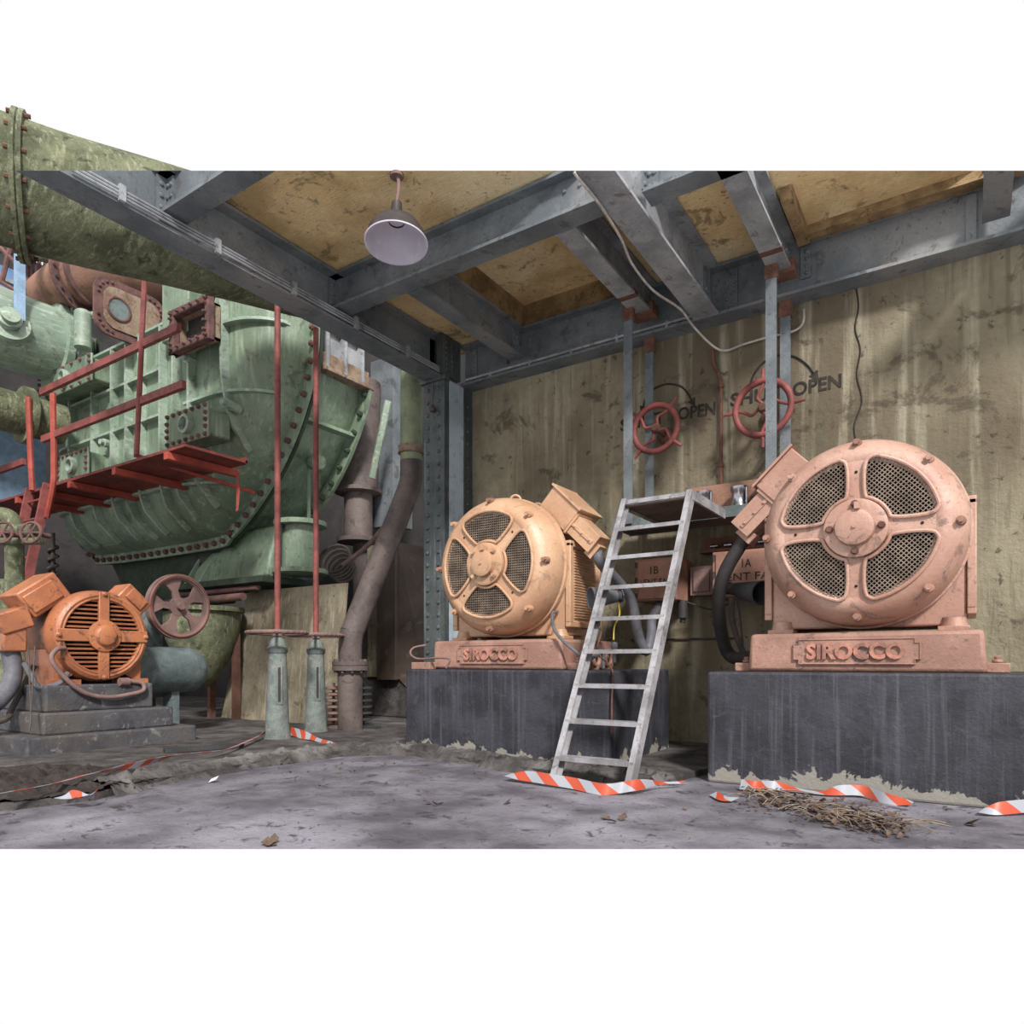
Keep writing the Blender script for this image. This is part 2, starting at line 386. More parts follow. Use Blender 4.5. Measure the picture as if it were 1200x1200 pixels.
b.span(-1.42, -1.32, W-.16, W-.14, ZB+.17, ZT-.05); rivets(b, [(-1.36, W-.16, ZB+.22+.07*i) for i in range(4)], (0,-1,0))
b.span(-.02, .06, W-.17, W-.14, ZB+.05, ZT-.05)
b.build('cleat', 'steel', r)
# left main beam with wiring tray
r = thing('steel_beam', 'long grey beam with a pale wiring conduit, dividing bay from machine hall', 'beam', (-5.86, 5, ZB))
b = MB(); ibeam(b, 'y', -5.86, 2.2, W-.3, ZB, ZT, .28); b.build('girder', 'steel', r, cut=CUT)
b = MB()
for dzz in (0, .028, .056): b.tube([(-5.70, 2.2, ZB+.045+dzz), (-5.70, 5, ZB+.045+dzz), (-5.70, W-.34, ZB+.045+dzz)], .011, 6)
for y in (2.9, 3.75, 4.6, 5.45, 6.3, 7.0): b.box((-5.69, y, ZB+.07), (.035, .05, .13))
b.build('conduit', 'steel_light', r, cut=CUT)
def cross(x0, x1, y, label, zb=4.81, pair=None):
    r = thing('steel_beam', label, 'beam', ((x0+x1)/2, y, zb)); b = MB()
    ibeam(b, 'x', y, x0, x1, zb, ZT, .22); b.build('girder', 'steel', r, cut=CUT)
    b = MB()
    for xe, s in ((x0, 1), (x1, -1)):
        b.span(xe, xe+s*.11, y-.03, y+.03, zb+.02, ZT-.04)
        rivets(b, [(xe+s*(.035+.045*i), y-.03, zb+.08+.1*j) for i in range(2) for j in range(3)], (0,-1,0))
        b.span(xe-.0, xe+s*.015, y-.12, y+.12, zb+.02, ZT-.04)
        if s > 0: rivets(b, [(xe+.015, y-.08, zb+.08+.1*j) for j in range(3)], (1,0,0))
    if pair: rivets(b, [(px, y-.012, zb+.09+dz2) for px in pair for dz2 in (0,.17)], (0,-1,0), .022)
    b.build('cleat', 'steel', r, cut=CUT); return r
cross(-5.84, -2.5, 3.38, 'grey cross beam nearest the upper left edge of the bay roof')
cross(-5.84, -2.36, 5.3, 'grey cross beam behind the hanging lamp, with two pairs of rivets', pair=(-4.3,-4.15,-2.95,-2.8))
cross(-2.24, .1, 5.42, 'short pale cross beam right of the heavy longitudinal beam')
def runb(x, y0, y1, w, zb, label, m='steel_light', rust=False):
    r = thing('steel_beam', label, 'beam', (x, y1, zb)); b = MB()
    ibeam(b, 'y', x, y0, y1, zb, ZT, w); b.build('girder', m, r, cut=CUT)
    if rust:
        b = MB(); b.span(x-w/2-.004, x+w/2+.004, 6.72, 6.80, zb-.004, zb+.05); b.span(x-w/2-.03, x+w/2+.03, 7.12, 7.3, zb-.03, zb+.10)
        b.build('clamp', 'rusty', r)
    b = MB(); b.span(x-.05, x+.05, y1-.03, y1-.01, zb+.03, ZT-.03)
    b.span(x+.012, x+.03, y1-.14, y1, zb+.05, ZT-.05); rivets(b, [(x+.03, y1-.1+.06*i, zb+.09+.085*j) for i in range(2) for j in range(3)], (1,0,0))
    b.build('cleat', 'steel', r, cut=CUT)
runb(-2.355, 2.5, W-.25, .26, ZB, 'heavy longitudinal beam with a white cable crossing under it')
runb(-4.8, 5.42, W-.25, .2, 4.81, 'grey roof beam nearest the riveted column, behind the lamp beam', 'steel')
runb(-3.01, 5.42, W-.25, .2, 4.81, 'roof beam carrying the left pair of hanger bars, rust band near its end', 'steel_light', True)
runb(-1.55, 5.0, W-.25, .2, 4.81, 'roof beam carrying the right pair of hanger bars, rust band near its end', 'steel_light', True)
runb(.2, 5.6, W-.25, .2, 4.81, 'stub of roof beam against the wall beam at the far right', 'steel')

# riveted column
r = thing('riveted_column', 'tall riveted steel column in the corner between machine hall and wall', 'column', (-5.86, 7.3, 0))
b = MB(); b.span(-6.04, -5.69, 7.0, 7.03, .05, ZB+.02)
rivets(b, [(x, 7.0, .25+.165*i) for i in range(27) for x in (-5.97,-5.79)], (0,-1,0), .03)
b.span(-6.02, -5.71, 7.03, 7.12, .05, ZB); b.build('front_flange', 'column', r)
b = MB(); b.span(-5.72, -5.70, 7.12, 7.45, .05, ZB); b.span(-6.02, -6.0, 7.12, 7.45, .05, ZB); b.build('web', 'column_b', r)
b = MB(); b.span(-5.72, -5.685, 7.42, 7.6, .05, ZB); rivets(b, [(-5.685, 7.5, .3+.165*i) for i in range(26)], (1,0,0), .03)
b.build('rear_flange', 'column', r)
b = MB(); b.span(-6.08, -5.64, 6.96, 7.05, ZB-.03, ZB+.02); b.span(-5.95, -5.85, 6.9, 6.99, ZB, ZT+.02); b.span(-5.74,-5.66,6.9,7.3,ZB+.03,ZT)
rivets(b, [(-5.66, 7.0+.12*i, ZB+.1+.07*j) for i in range(2) for j in range(6)], (1,0,0), .018); b.build('cap_plate', 'column', r)
b = MB(); b.tube([(-5.86,6.98,4.6),(-5.85,6.95,4.3)], .006, 5); b.lathe([(.001,0),(.035,.01),(.04,.05),(.02,.09),(.001,.1)], (-5.85,6.95,4.22), (0,0,1), 10)
tag(b.build('socket', 'cable_dark'), 'small dangling socket on a wire at the head of the riveted column', 'socket')

# hanger bars carrying the wall shelf
def hanger(x, y, zt, label):
    b = MB(); b.span(x-.05, x+.05, y-.012, y+.012, 2.46, zt)
    r = thing('hanger_bar', label, 'bar', (x, y, 2.5), 'steel hanger bars')
    b.build('strap', 'steel', r)
    b = MB(); b.span(x-.06, x+.06, y-.02, y+.05, zt-.16, zt); rivets(b, [(x, y-.02, zt-.08)], (0,-1,0), .02)
    b.build('bracket', 'rusty', r); return r
hanger(-3.10, 6.98, 4.84, 'near flat steel bar of the left pair, in front of the left valve wheel')
hanger(-3.05, 7.46, 4.66, 'rear flat steel bar of the left pair, behind the left valve wheel')
hanger(-1.60, 6.98, 4.84, 'near flat steel bar of the right pair, crossing the right valve wheel')
hanger(-1.57, 7.46, 4.66, 'rear flat steel bar of the right pair, behind the right valve wheel')

# ================================================================= plinths
def plinth(x0, x1, y0, y1, label):
    b = MB(); b.span(x0, x1, y0, y1, .0, .875); o = b.build('concrete_plinth', 'plinth', bevel=.02, smooth=False)
    return tag(o, label, 'plinth')
plinth(-5.0, -2.62, 5.5, 6.95, 'black painted concrete plinth behind the ladder, under the tan fan motor')
plinth(-1.73, .95, 5.42, 6.95, 'long black concrete plinth at the right under the pink fan motor')

# ================================================================= fan motors
def quadrant(c, yf, phi, r0=.235, r1=.535, gap=.054, n=14):
    """outline of one quarter window, arms parallel-sided, corners rounded; in x/z"""
    pts = []
    def line_pt(sgn, r):        # point on the arm edge at radius r
        u = math.sqrt(r*r-gap*gap); return (u, gap) if sgn < 0 else (gap, u)
    a0 = math.atan2(gap, math.sqrt(r1*r1-gap*gap)); a1 = PI/2-a0
    cr = .10
    arc = [(r1*math.cos(a0+cr+(a1-a0-2*cr)*i/n), r1*math.sin(a0+cr+(a1-a0-2*cr)*i/n)) for i in range(n+1)]
    s1 = line_pt(1, r1-.05); s2 = line_pt(1, r0+.01)
    b0 = math.atan2(gap, math.sqrt(r0*r0-gap*gap)); b1 = PI/2-b0
    inn = [(r0*math.cos(b1-(b1-b0)*i/6), r0*math.sin(b1-(b1-b0)*i/6)) for i in range(7)]
    raw = arc+[s1]+inn+[line_pt(-1, r1-.05)]
    for _ in range(2):      # corner cutting
        q = []
        for i in range(len(raw)):
            a, c = raw[i], raw[(i+1) % len(raw)]
            q += [(a[0]*.75+c[0]*.25, a[1]*.75+c[1]*.25), (a[0]*.25+c[0]*.75, a[1]*.25+c[1]*.75)]
        raw = q
    cc, ss = math.cos(phi), math.sin(phi)
    return [(x*cc-z*ss, x*ss+z*cc) for x, z in raw]
def inside(p, poly):
    x, y = p; c = False; j = len(poly)-1
    for i in range(len(poly)):
        if (poly[i][1] > y) != (poly[j][1] > y) and x < (poly[j][0]-poly[i][0])*(y-poly[i][1])/(poly[j][1]-poly[i][1])+poly[i][0]: c = not c
        j = i
    return c
def fan_motor(cx, yf, cz, side, rot, m, label, eyes, mp):
    r = thing('fan_motor', label, 'motor', (cx, yf+.6, 1.18), 'large electric fan motors')
    P = lambda x, y, z: V((cx+x, yf+y, cz+z))
    quads = [quadrant(None, yf, rot+k*PI/2) for k in range(4)]
    # cast end cover: dished rim plus spider arms
    b = MB()
    b.lathe([(.50,.0),(.535,-.012),(.575,-.005),(.62,.025),(.66,.075),(.69,.14),(.705,.21),(.708,.28),(.70,.31),(.722,.315),(.722,.36),(.70,.365),(.64,.37)], P(0,0,0), (0,1,0), 96)
    NA, rad = 180, [.0,.1,.2,.235,.26,.3,.34,.38,.42,.46,.49,.51,.53]
    vs = []; fs = []
    for i in range(NA):
        t = 2*PI*i/NA
        for q in rad: vs.append(P(q*math.cos(t), .0-.03*(1-q/.53), q*math.sin(t)))
    for i in range(NA):
        j = (i+1) % NA; t = 2*PI*(i+.5)/NA
        for k in range(len(rad)-1):
            rm = (rad[k]+rad[k+1])/2
            if any(inside((rm*math.cos(t), rm*math.sin(t)), q) for q in quads): continue
            a = i*len(rad)+k; d = j*len(rad)+k; fs.append((a, d, d+1, a+1))
    b.add(vs, fs)
    b.build('end_cover', m, r, sharp=50)
    for q in quads:
        b = MB(); loop = [P(x, -.022-.012*(1-math.hypot(x,z)/.53), z) for x, z in q]; loop.append(loop[0])
        b.tube(loop, .0145, 8, sm=False)
        g = b.build('grille_frame', m, r)
        b = MB(); st = .024; n = int(1.1/st)
        ang = 0 if rot else PI/4
        ca, sa = math.cos(ang), math.sin(ang)
        for fam in range(2):
            for i in range(-n//2, n//2+1):
                off = i*st; run = None; t = -.56
                while t <= .56:
                    u, v = (t, off) if fam == 0 else (off, t)
                    x, z = u*ca-v*sa, u*sa+v*ca
                    ok = inside((x, z), q)
                    if ok and run is None: run = (x, z)
                    if run is not None and (not ok or t > .55):
                        p0, p1 = P(run[0], -.006+.003*fam, run[1]), P(x, -.006+.003*fam, z)
                        if (p1-p0).length > .01: 
                            d = (p1-p0).normalized(); w = V((d.z,0,-d.x))*.0034
                            hh = V((0,.005,0))
                            b.add([p0-w-hh,p0+w-hh,p1+w-hh,p1-w-hh,p0-w+hh,p0+w+hh,p1+w+hh,p1-w+hh],[(0,1,2,3),(0,4,5,1),(3,2,6,7),(0,3,7,4),(1,5,6,2)])
                        run = None
                    t += .008
        b.build('wire_mesh', 'mesh', g, smooth=False)
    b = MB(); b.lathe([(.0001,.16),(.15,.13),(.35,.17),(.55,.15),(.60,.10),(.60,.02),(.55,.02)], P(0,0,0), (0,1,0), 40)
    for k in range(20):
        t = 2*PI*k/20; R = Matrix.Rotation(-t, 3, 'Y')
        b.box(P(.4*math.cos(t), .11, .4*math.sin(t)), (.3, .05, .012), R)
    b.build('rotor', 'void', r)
    b = MB(); b.lathe([(.0001,-.075),(.19,-.075),(.213,-.065),(.216,-.02),(.216,0)], P(0,0,0), (0,1,0), 48)
    b.lathe([(.0001,-.135),(.10,-.135),(.128,-.122),(.138,-.08),(.138,-.06)], P(0,0,0), (0,1,0), 40)
    b.bolt(P(0,-.13,0), (0,-1,0), .012, .02)
    b.box(P(.02,-.12,.15), (.035,.06,.05))
    b.build('bearing_cap', m, r)
    b = MB()
    for k in range(4):
        t = rot+PI/4*(1 if rot else 2)+k*PI/2; t = rot+k*PI/2
        b.mark().bolt(P(.172*math.cos(t), -.075, .172*math.sin(t)), (0,-1,0), .02, .035)
    b.build('cap_bolt', 'rusty' if not rot else m, r)
    for k in range(8):
        t = PI/2+k*PI/4; b = MB(); nrm = V((math.cos(t)*.55, -.85, math.sin(t)*.55))
        b.cyl(P(.645*math.cos(t), .07, .645*math.sin(t)), P(.645*math.cos(t), .02, .645*math.sin(t)), .036, .03, 16)
        b.cyl(P(.645*math.cos(t), .025, .645*math.sin(t)), P(.645*math.cos(t), -.02, .645*math.sin(t)), .021, seg=6)
        b.build('bolt', mp if k % 2 else 'brown_box', r)
    b = MB()
    for k in range(4):
        t = rot+PI/4*0+k*PI/2; b.mark().dome(P(.42*math.cos(t), -.012, .42*math.sin(t)), (0,-1,0), .011, .003, 8, 2)
    b.build('plug', 'void', r)
    # stator frame
    b = MB(); b.lathe([(.60,.36),(.66,.37),(.66,.42),(.63,.44),(.63,1.0),(.66,1.02),(.66,1.1),(.4,1.16),(.0001,1.16)], P(0,0,0), (0,1,0), 64)
    b.span(cx-.68, cx+.68, yf+.38, yf+1.05, 1.22, cz+.22)
    b.build('stator_frame', m, r, bevel=.02)
    for s in (-1, 1):
        b = MB(); X = cx+s*.68
        for y0, y1, z0, z1 in ((.36,.42,1.34,2.14),(1.0,1.06,1.34,2.14),(.36,1.06,1.30,1.36),(.36,1.06,2.10,2.16)):
            b.span(X, X+s*.06, yf+y0, yf+y1, z0, z1)
        o = b.build('side_cover', m, r, bevel=.008)
        b = MB()
        b.span(X, X+s*.03, yf+.42, yf+1.0, 1.36, 2.10)
        for i in range(25):
            z = 1.40+i*.028
            b.box((X+s*.036, yf+.71, z), (.022, .44, .012), Matrix.Rotation(s*.5, 3, 'Y'))
        b.build('louvre', m, o)
        for y in (.5, .95):
            b = MB(); b.lathe([(.10,0),(.095,.02),(.08,.07),(.075,.1)], (cx+s*.60, yf+y-.1, 1.18), (0,0,1), 20)
            b.span(cx+s*.50, cx+s*.70, yf+y-.2, yf+y, 1.18, 1.215); b.build('foot', m, r, bevel=.006)
    if eyes:
        for yy, zz in ((.5,.60),(.95,.60)):
            b = MB(); c = P(.0, yy, zz+.14); b.torus(c, (.5,-.85,0), .055, .014, 24, 8); b.cyl(P(0,yy,zz), c-V((0,0,.055)), .02, seg=10)
            b.build('lifting_eye', m, r)
    # terminal box lying along the shoulder
    A = V((side*.54, 0, .79)); B = V((side*1.10, 0, .25)); d = (B-A).normalized(); nn = V((-d.z*side*1, 0, d.x*side))
    if nn.z < 0: nn = -nn
    R = Matrix((d, V((0,1,0)), nn)).transposed()
    c1 = A+d*.19-nn*.13
    b = MB(); b.box(P(c1.x, .62, c1.z), (.40, .46, .26), R); t = b.build('terminal_box', m, r, bevel=.01)
    b = MB(); b.box(P((c1+nn*.14).x, .62, (c1+nn*.14).z), (.44, .50, .02), R)
    for i in (-1,0,1):
        for j in (-1,1):
            q = c1+nn*.15+d*.19*i; b.dome(P(q.x, .62+j*.22, q.z), nn, .011, .008, 6, 2)
    b.build('lid', m, t)
    c2 = A+d*.56-nn*.15
    b = MB(); b.box(P(c2.x, .55, c2.z), (.36, .26, .20), R); b.box(P((c2-d*.16).x, .55, (c2-d*.16).z), (.03, .30, .24), R)
    b.box(P(c2.x, .415, c2.z), (.30, .012, .035), R)
    for i in (-1,0,1): q = c2+d*.11*i; b.bolt(P(q.x, .41, q.z), (0,-1,0), .01, .014)
    q = c2+d*.17-nn*.06; b.box(P(q.x, .55, q.z), (.10,.16,.16), R)
    b.build('cable_box', mp, r, bevel=.006)
    return r, P(c2.x+d.x*.2-nn.x*.06, .55, c2.z+d.z*.2-nn.z*.06)
def bedplate(cx, y0, lugs, label):
    r = thing('motor_bedplate', label, 'motor base', (cx, y0+.5, .875), 'cast fan motor bedplates')
    b = MB(); b.add([V((cx+sx*(.78 if z else .80), y0+(0 if sy < 0 else 1.15), .875+z)) for z in (0,.30) for sx, sy in ((-1,-1),(1,-1),(1,1),(-1,1))],
                    [(3,2,1,0),(4,5,6,7),(0,1,5,4),(1,2,6,5),(2,3,7,6),(3,0,4,7)])
    b.build('casting', 'pink_plate', r, bevel=.03, sharp=30)
    for s in (-1, 1):
        b = MB(); b.span(cx+s*.79, cx+s*.93, y0+.1, y0+.3, .875, .945); b.bolt((cx+s*.86, y0+.2, .945), (0,0,1), .025, .05); b.build('lug', 'pink_plate', r, bevel=.008)
    w, h, k = .43, .095, .035; z = 1.03
    o = [(-w,-h+k),(-w+k,-h+k),(-w+k,-h),(w-k,-h),(w-k,-h+k),(w,-h+k),(w,h-k),(w-k,h-k),(w-k,h),(-w+k,h),(-w+k,h-k),(-w,h-k)]
    b = MB(); b.prism([V((cx-.02+x, y0-.016, z+q)) for x, q in o], (0,.03,0))
    loop = [V((cx-.02+x*.985, y0-.018, z+q*.97)) for x, q in o]; b.tube(loop+[loop[0]], .006, 6, sm=False)
    pl = b.build('name_plate', 'pink_plate', r, smooth=False)
    text_mesh('SIROCCO', .16, .012, pl, 'raised_lettering', 'letter', (cx-.35, y0-.025, z-.052), .66, .006)
    if lugs:
        for i in range(3):
            b = MB(); b.torus((cx+.84+.0*i, y0+.35+.28*i, .985), (1,0,0), .07, .022, 20, 8); b.span(cx+.78, cx+.86, y0+.33+.28*i, y0+.37+.28*i, .875, .93); b.build('pipe_bracket', 'pink_plate', r)
    return r
CZ = 1.93
bedplate(-4.0, 5.7, True, 'cast bedplate of the left, tan fan motor beside the ladder')
bedplate(-.69, 5.7, False, 'cast bedplate of the right, pink fan motor')
m1, c1 = fan_motor(-4.02, 5.64, CZ, 1, PI/4, 'tan', 'round tan fan motor left of the ladder, grille arms forming an X', True, 'tan')
m2, c2 = fan_motor(-.69, 5.64, CZ, -1, 0, 'pink', 'round pink fan motor at right, grille arms forming an upright cross', False, 'pink')

# ================================================================= ladder
r = thing('ladder', 'grey steel ladder leaning up to the wall shelf beside the tan motor', 'ladder', (-2.4, 5.0, 0))
LX0, LX1, LY0, LY1, LZ = -2.73, -2.06, 4.69, 6.05, 2.47
dirl = V((0, LY1-LY0, LZ)).normalized(); nl = V((0, -dirl.z, dirl.y))
Rl = Matrix((V((1,0,0)), -nl, dirl)).transposed()
Ll = V((0, LY1-LY0, LZ)).length
for x, s in ((LX0, 1), (LX1, -1)):
    b = MB(); c = V((x, LY0, 0))+dirl*Ll/2
    b.box(c, (.012, .10, Ll), Rl); b.box(c+V((s*.02,0,0))+nl*.045, (.045, .012, Ll), Rl); b.box(c+V((s*.02,0,0))-nl*.045, (.045, .012, Ll), Rl)
    b.build('stile', 'ladder', r)
for i in range(8):
    z = .20+i*.283; y = LY0+z*(LY1-LY0)/LZ
    b = MB(); b.box(((LX0+LX1)/2, y, z), (LX1-LX0-.02, .13, .014)); b.box(((LX0+LX1)/2, y-.062, z-.012), (LX1-LX0-.02, .008, .03))
    b.build('tread', 'ladder', r)
b = MB()
for x in (LX0, LX1): b.span(x-.012, x+.012, LY1-.02, 7.0, LZ-.07, LZ+.02)
b.span(LX0, LX1, LY1-.03, LY1, LZ-.03, LZ+.01); b.build('platform_frame', 'ladder', r)
b = MB(); b.span(LX0+.012, LX1-.012, LY1, 7.0, LZ-.05, LZ-.035); b.build('platform_plate', 'ladder_under', r)
# hanging shelf and its electrical gear
r = thing('hanging_shelf', 'grey channel shelf slung from hanger bars in front of the wall', 'shelf', (-2.4, 7.25, 2.46))
b = MB(); b.span(-3.3, -1.35, 7.02, 7.04, 2.42, 2.53); b.span(-3.3, -1.35, 7.46, 7.48, 2.42, 2.53)
for x in (-3.3,-2.4,-1.37): b.span(x, x+.02, 7.03, 7.47, 2.43, 2.52)
b.build('frame', 'blue_tank', r)
b = MB(); b.span(-3.28, -1.37, 7.04, 7.46, 2.425, 2.445); b.build('shelf_plate', 'ladder_under', r)
r = thing('resistor_box', 'brown open box with two chrome cylinders on the shelf behind the ladder top', 'electrical box', (-2.05, 7.3, 2.53))
b = MB(); b.span(-2.55, -1.75, 7.44, 7.46, 2.45, 2.87); b.span(-1.77, -1.75, 7.2, 7.46, 2.45, 2.87); b.span(-2.55, -1.75, 7.2, 7.46, 2.45, 2.47); b.build('case', 'rust_pipe', r)
for x in (-2.37, -2.0):
    b = MB(); b.lathe([(.0001,0),(.09,0),(.09,.03),(.075,.05),(.075,.16),(.09,.18),(.09,.22),(.0001,.23)], (x, 7.32, 2.56), (0,0,1), 20)
    b.cyl((x+.09,7.27,2.56),(x+.09,7.27,2.76),.012); b.cyl((x, 7.32, 2.47), (x,7.32,2.57), .05); b.build('cylinder', 'chrome', r)
r = thing('terminal_strip', 'rusty strip with chrome studs under the shelf beside the ladder', 'electrical box', (-1.95, 7.45, 2.2))
b = MB(); b.span(-2.45, -1.6, 7.4, 7.6, 2.14, 2.17); b.span(-2.45, -1.6, 7.57, 7.6, 2.14, 2.32); b.build('rail', 'rusty', r)
for x in (-2.3,-2.15,-1.93,-1.8):
    b = MB(); b.cyl((x-.04, 7.45, 2.21), (x+.04, 7.45, 2.21), .022, seg=10); b.build('stud', 'chrome', r)

# ================================================================= enclosures on the wall
def enclosure(x0, x1, z0, z1, l1, label):
    r = thing('fan_switch_box', label, 'electrical box', ((x0+x1)/2, 7.3, z0), 'vent fan switch boxes')
    b = MB(); b.span(x0, x1, 7.12, W, z0, z1); b.build('case', 'brown_box', r, bevel=.01)
    b = MB(); b.span(x0+.04, x1-.01, 7.10, 7.125, z0+.02, z1-.02); d = b.build('door', 'brown_box', r, bevel=.006)
    text_mesh(l1, .12, .0015, d, 'lettering', 'paint_black', ((x0+x1)/2-.05, 7.097, z0+.29), .09)
    text_mesh('VENT FAN', .11, .0015, d, 'lettering', 'paint_black', (x0+.07, 7.097, z0+.16), (x1-x0)-.12)
    b = MB(); 
    for z in (z0+.06, (z0+z1)/2, z1-.06): b.cyl((x0+.02, 7.10, z-.03), (x0+.02, 7.10, z+.03), .012, seg=8)
    b.build('hinge', 'steel_dark', r)
enclosure(-3.08, -2.60, 1.62, 2.08, '1B', 'brown switch box lettered 1B VENT FAN behind the ladder')
enclosure(-2.22, -1.50, 1.62, 2.09, '1A', 'brown switch box lettered 1A VENT FAN behind the black hose')
b = MB(); b.span(-2.56, -2.3, 7.42, W, 1.68, 2.0); b.span(-2.52, -2.34, 7.40, 7.43, 1.72, 1.96)
tag(b.build('junction_box', 'wheel_brown', bevel=.006), 'small dark box on the wall between the two lettered switch boxes', 'electrical box')
b = MB(); b.cyl((-2.6,7.3,1.62),(-2.6,7.3,1.43),.05,.06); b.cyl((-2.6,7.3,1.44),(-2.6,7.3,1.38),.03); b.tube([(-2.6,7.3,1.62),(-2.5,7.35,1.58),(-2.3,7.4,1.52),(-2.1,7.4,1.58)],.01)
tag(b.build('cable_gland', 'black'), 'black cable gland hanging under the 1B switch box', 'cable gland')
# U-shaped grey conduit
b = MB(); b.tube([c1, c1+V((.04,.02,-.12)), on_y(738,700,6.7), on_y(748,745,6.8), on_y(757,763,6.9), on_y(763,745,7.0), on_y(764,725,7.1), V((-2.82,7.3,1.63))], .055, 12)
tag(b.build('flexible_conduit', 'hose'), 'thick grey conduit looping from tan motor to the 1B switch box', 'conduit')
b = MB(); b.tube([c2, c2+V((-.05,0,-.06)), on_y(849,672,6.2), on_y(842,705,6.3), on_y(846,745,6.5), on_y(858,770,6.6), V((-1.55,6.3,1.0))], .06, 14)
tag(b.build('flexible_conduit', 'black'), 'thick black hose curving down from the pink motor terminal box', 'conduit')
# cones (cable sealing horns)
def horn(p, q, r0, r1, m, label):
    r = thing('sealing_horn', label, 'horn', p); d = (V(q)-V(p)); L = d.length
    b = MB(); b.lathe([(r0,0),(r0*1.05,L*.1),(r1,L),(r1*.9,L),(r0*.8,L*.15),(.001,L*.15)], p, d, 28); b.build('cone', m, r)
    b = MB(); b.cyl(V(p)-d*.18, V(p)+d*.02, r0*.85, seg=16); b.cyl(V(p)-d*.22, V(p)-d*.16, r0*1.2, seg=6); b.build('gland', 'steel_dark', r)
horn(on_y(858,690,6.45), on_y(893,695,6.2), .055, .11, 'steel_dark', 'dark metal cone pointing at the pink motor, mouth to the right')
horn(on_y(722,699,6.15), on_y(692,701,5.95), .06, .11, 'hose', 'grey metal cone beside the tan motor, behind the ladder stile')
b = MB(); b.tube([on_y(724,705,6.25), on_y(726,720,6.3), on_y(720,735,6.2), on_y(719,750,6.1)], .008, 6)
tag(b.build('wire', 'yellow'), 'yellow and green wire hanging behind the ladder', 'wire')
b = MB(); b.lathe([(.001,0),(.03,.01),(.035,.05),(.02,.08),(.02,.2)], on_y(720,752,6.1), (0,0,-1), 10); tag(b.build('plug_connector', 'hose'), 'grey plug on the end of the yellow wire', 'connector')
b = MB(); b.tube([on_y(653,717,6.0), on_y(647,720,5.85), on_y(651,740,5.66), on_y(670,760,5.64), on_y(690,772,5.7), on_y(705,765,5.9), on_y(707,783,5.95)], .016, 8)
tag(b.build('cable', 'hose'), 'grey cable looping from the tan motor foot over its bedplate', 'cable')
b = MB(); b.tube([on_y(705,740,6.2), on_y(700,765,6.0), on_y(717,784,5.55), on_y(717,820,5.47), on_y(717,860,5.47)], .008, 6)
tag(b.build('cable', 'rusty'), 'thin brown cable hanging down the side of the left plinth', 'cable')
b = MB(); b.tube([V((-1.78,6.9,.88)), on_y(860,735,6.9), on_y(857,700,6.9)], .03, 10); b.tube([on_y(862,690,6.7), on_y(868,730,6.7), on_y(872,780,6.6)], .012, 6)
tag(b.build('conduit', 'cable_dark'), 'dark conduit rising behind the black hose', 'conduit')
b = MB(); b.tube([on_y(740,750,W-.01), on_y(800,749,W-.01), on_y(870,748,W-.01)], .014, 6); tag(b.build('conduit', 'cable_dark'), 'thin horizontal conduit low on the plaster wall between the plinths', 'conduit')
# small box at the left end of plinth 1
r = thing('switch_box', 'small pink box with a curled cable on the left plinth edge', 'electrical box', (-4.86, 5.6, .875))
b = MB(); b.span(-4.94, -4.68, 5.52, 5.62, .875, .95); b.build('case', 'pink_plate', r, bevel=.006)
b = MB(); b.tube([on_y(499,756,5.75), on_y(485,759,5.7), on_y(481,766,5.62), on_y(490,772,5.54), on_y(515,771,5.5), on_y(527,773,5.5), on_y(523,783,5.49)], .011, 8); b.build('cable', 'wheel_brown', r)

# ================================================================= valve wheels on the wall
def wall_wheel(c, R, a0, label):
    r = thing('valve_handwheel', label, 'valve wheel', c, 'red valve wheels on the wall'); c = V(c)
    b = MB(); b.torus(c, (0,1,0), R, .034, 48, 10); b.build('rim', 'red_dull', r)
    for k in range(4):
        t = a0+k*PI/2; u = V((math.cos(t),0,math.sin(t))); w = V((-u.z,0,u.x))
        b = MB(); b.tube([c+u*.04+V((0,.0,0)), c+u*.11+w*.055, c+u*.18+w*.02, c+u*R-w*.02], .017, 8); b.build('spoke', 'red_dull', r)
        b = MB(); b.tube([c+u*R, c+u*(R+.05), c+u*(R+.13)], lambda q: .026-.012*q, 8); b.build('handle', 'red_dull', r)
    b = MB(); b.lathe([(.001,-.05),(.035,-.045),(.05,-.02),(.05,.04),(.03,.06)], c, (0,1,0), 20); b.cyl(c, (c.x, W, c.z), .022); b.lathe([(.09,0),(.09,-.04),(.05,-.07),(.03,-.07)], (c.x,W,c.z), (0,1,0), 20)
    b.build('hub', 'rusty', r)
wall_wheel(on_y(768,502,7.28), .255, PI/4+.1, 'red four-handled valve wheel left of the rusty conduit, handles diagonal')
wall_wheel(on_y(894,478,7.28), .275, .0, 'red four-handled valve wheel right of the rusty conduit, crossed by a hanger bar')
def wtext(body, p0, p1, size, nm):
    a = on_y(*p0, W-.004); c = on_y(*p1, W-.004)
    rot = Matrix.Rotation(-math.atan2(c.z-a.z, c.x-a.x), 3, 'Y')
    o = text_mesh(body, size, .002, wall, 'painted_lettering', 'paint_black', a, (c-a).length, .004, rot); o['label'] = nm; return o
wtext('OPEN', (794.5,492), (838,485), .19, 'black word OPEN')
wtext('SHUT', (727,505), (779,495), .19, 'black word SHUT')
wtext('OPEN', (929,464), (986,453), .19, 'black word OPEN')
wtext('SHUT', (856,476), (915,466), .19, 'black word SHUT')
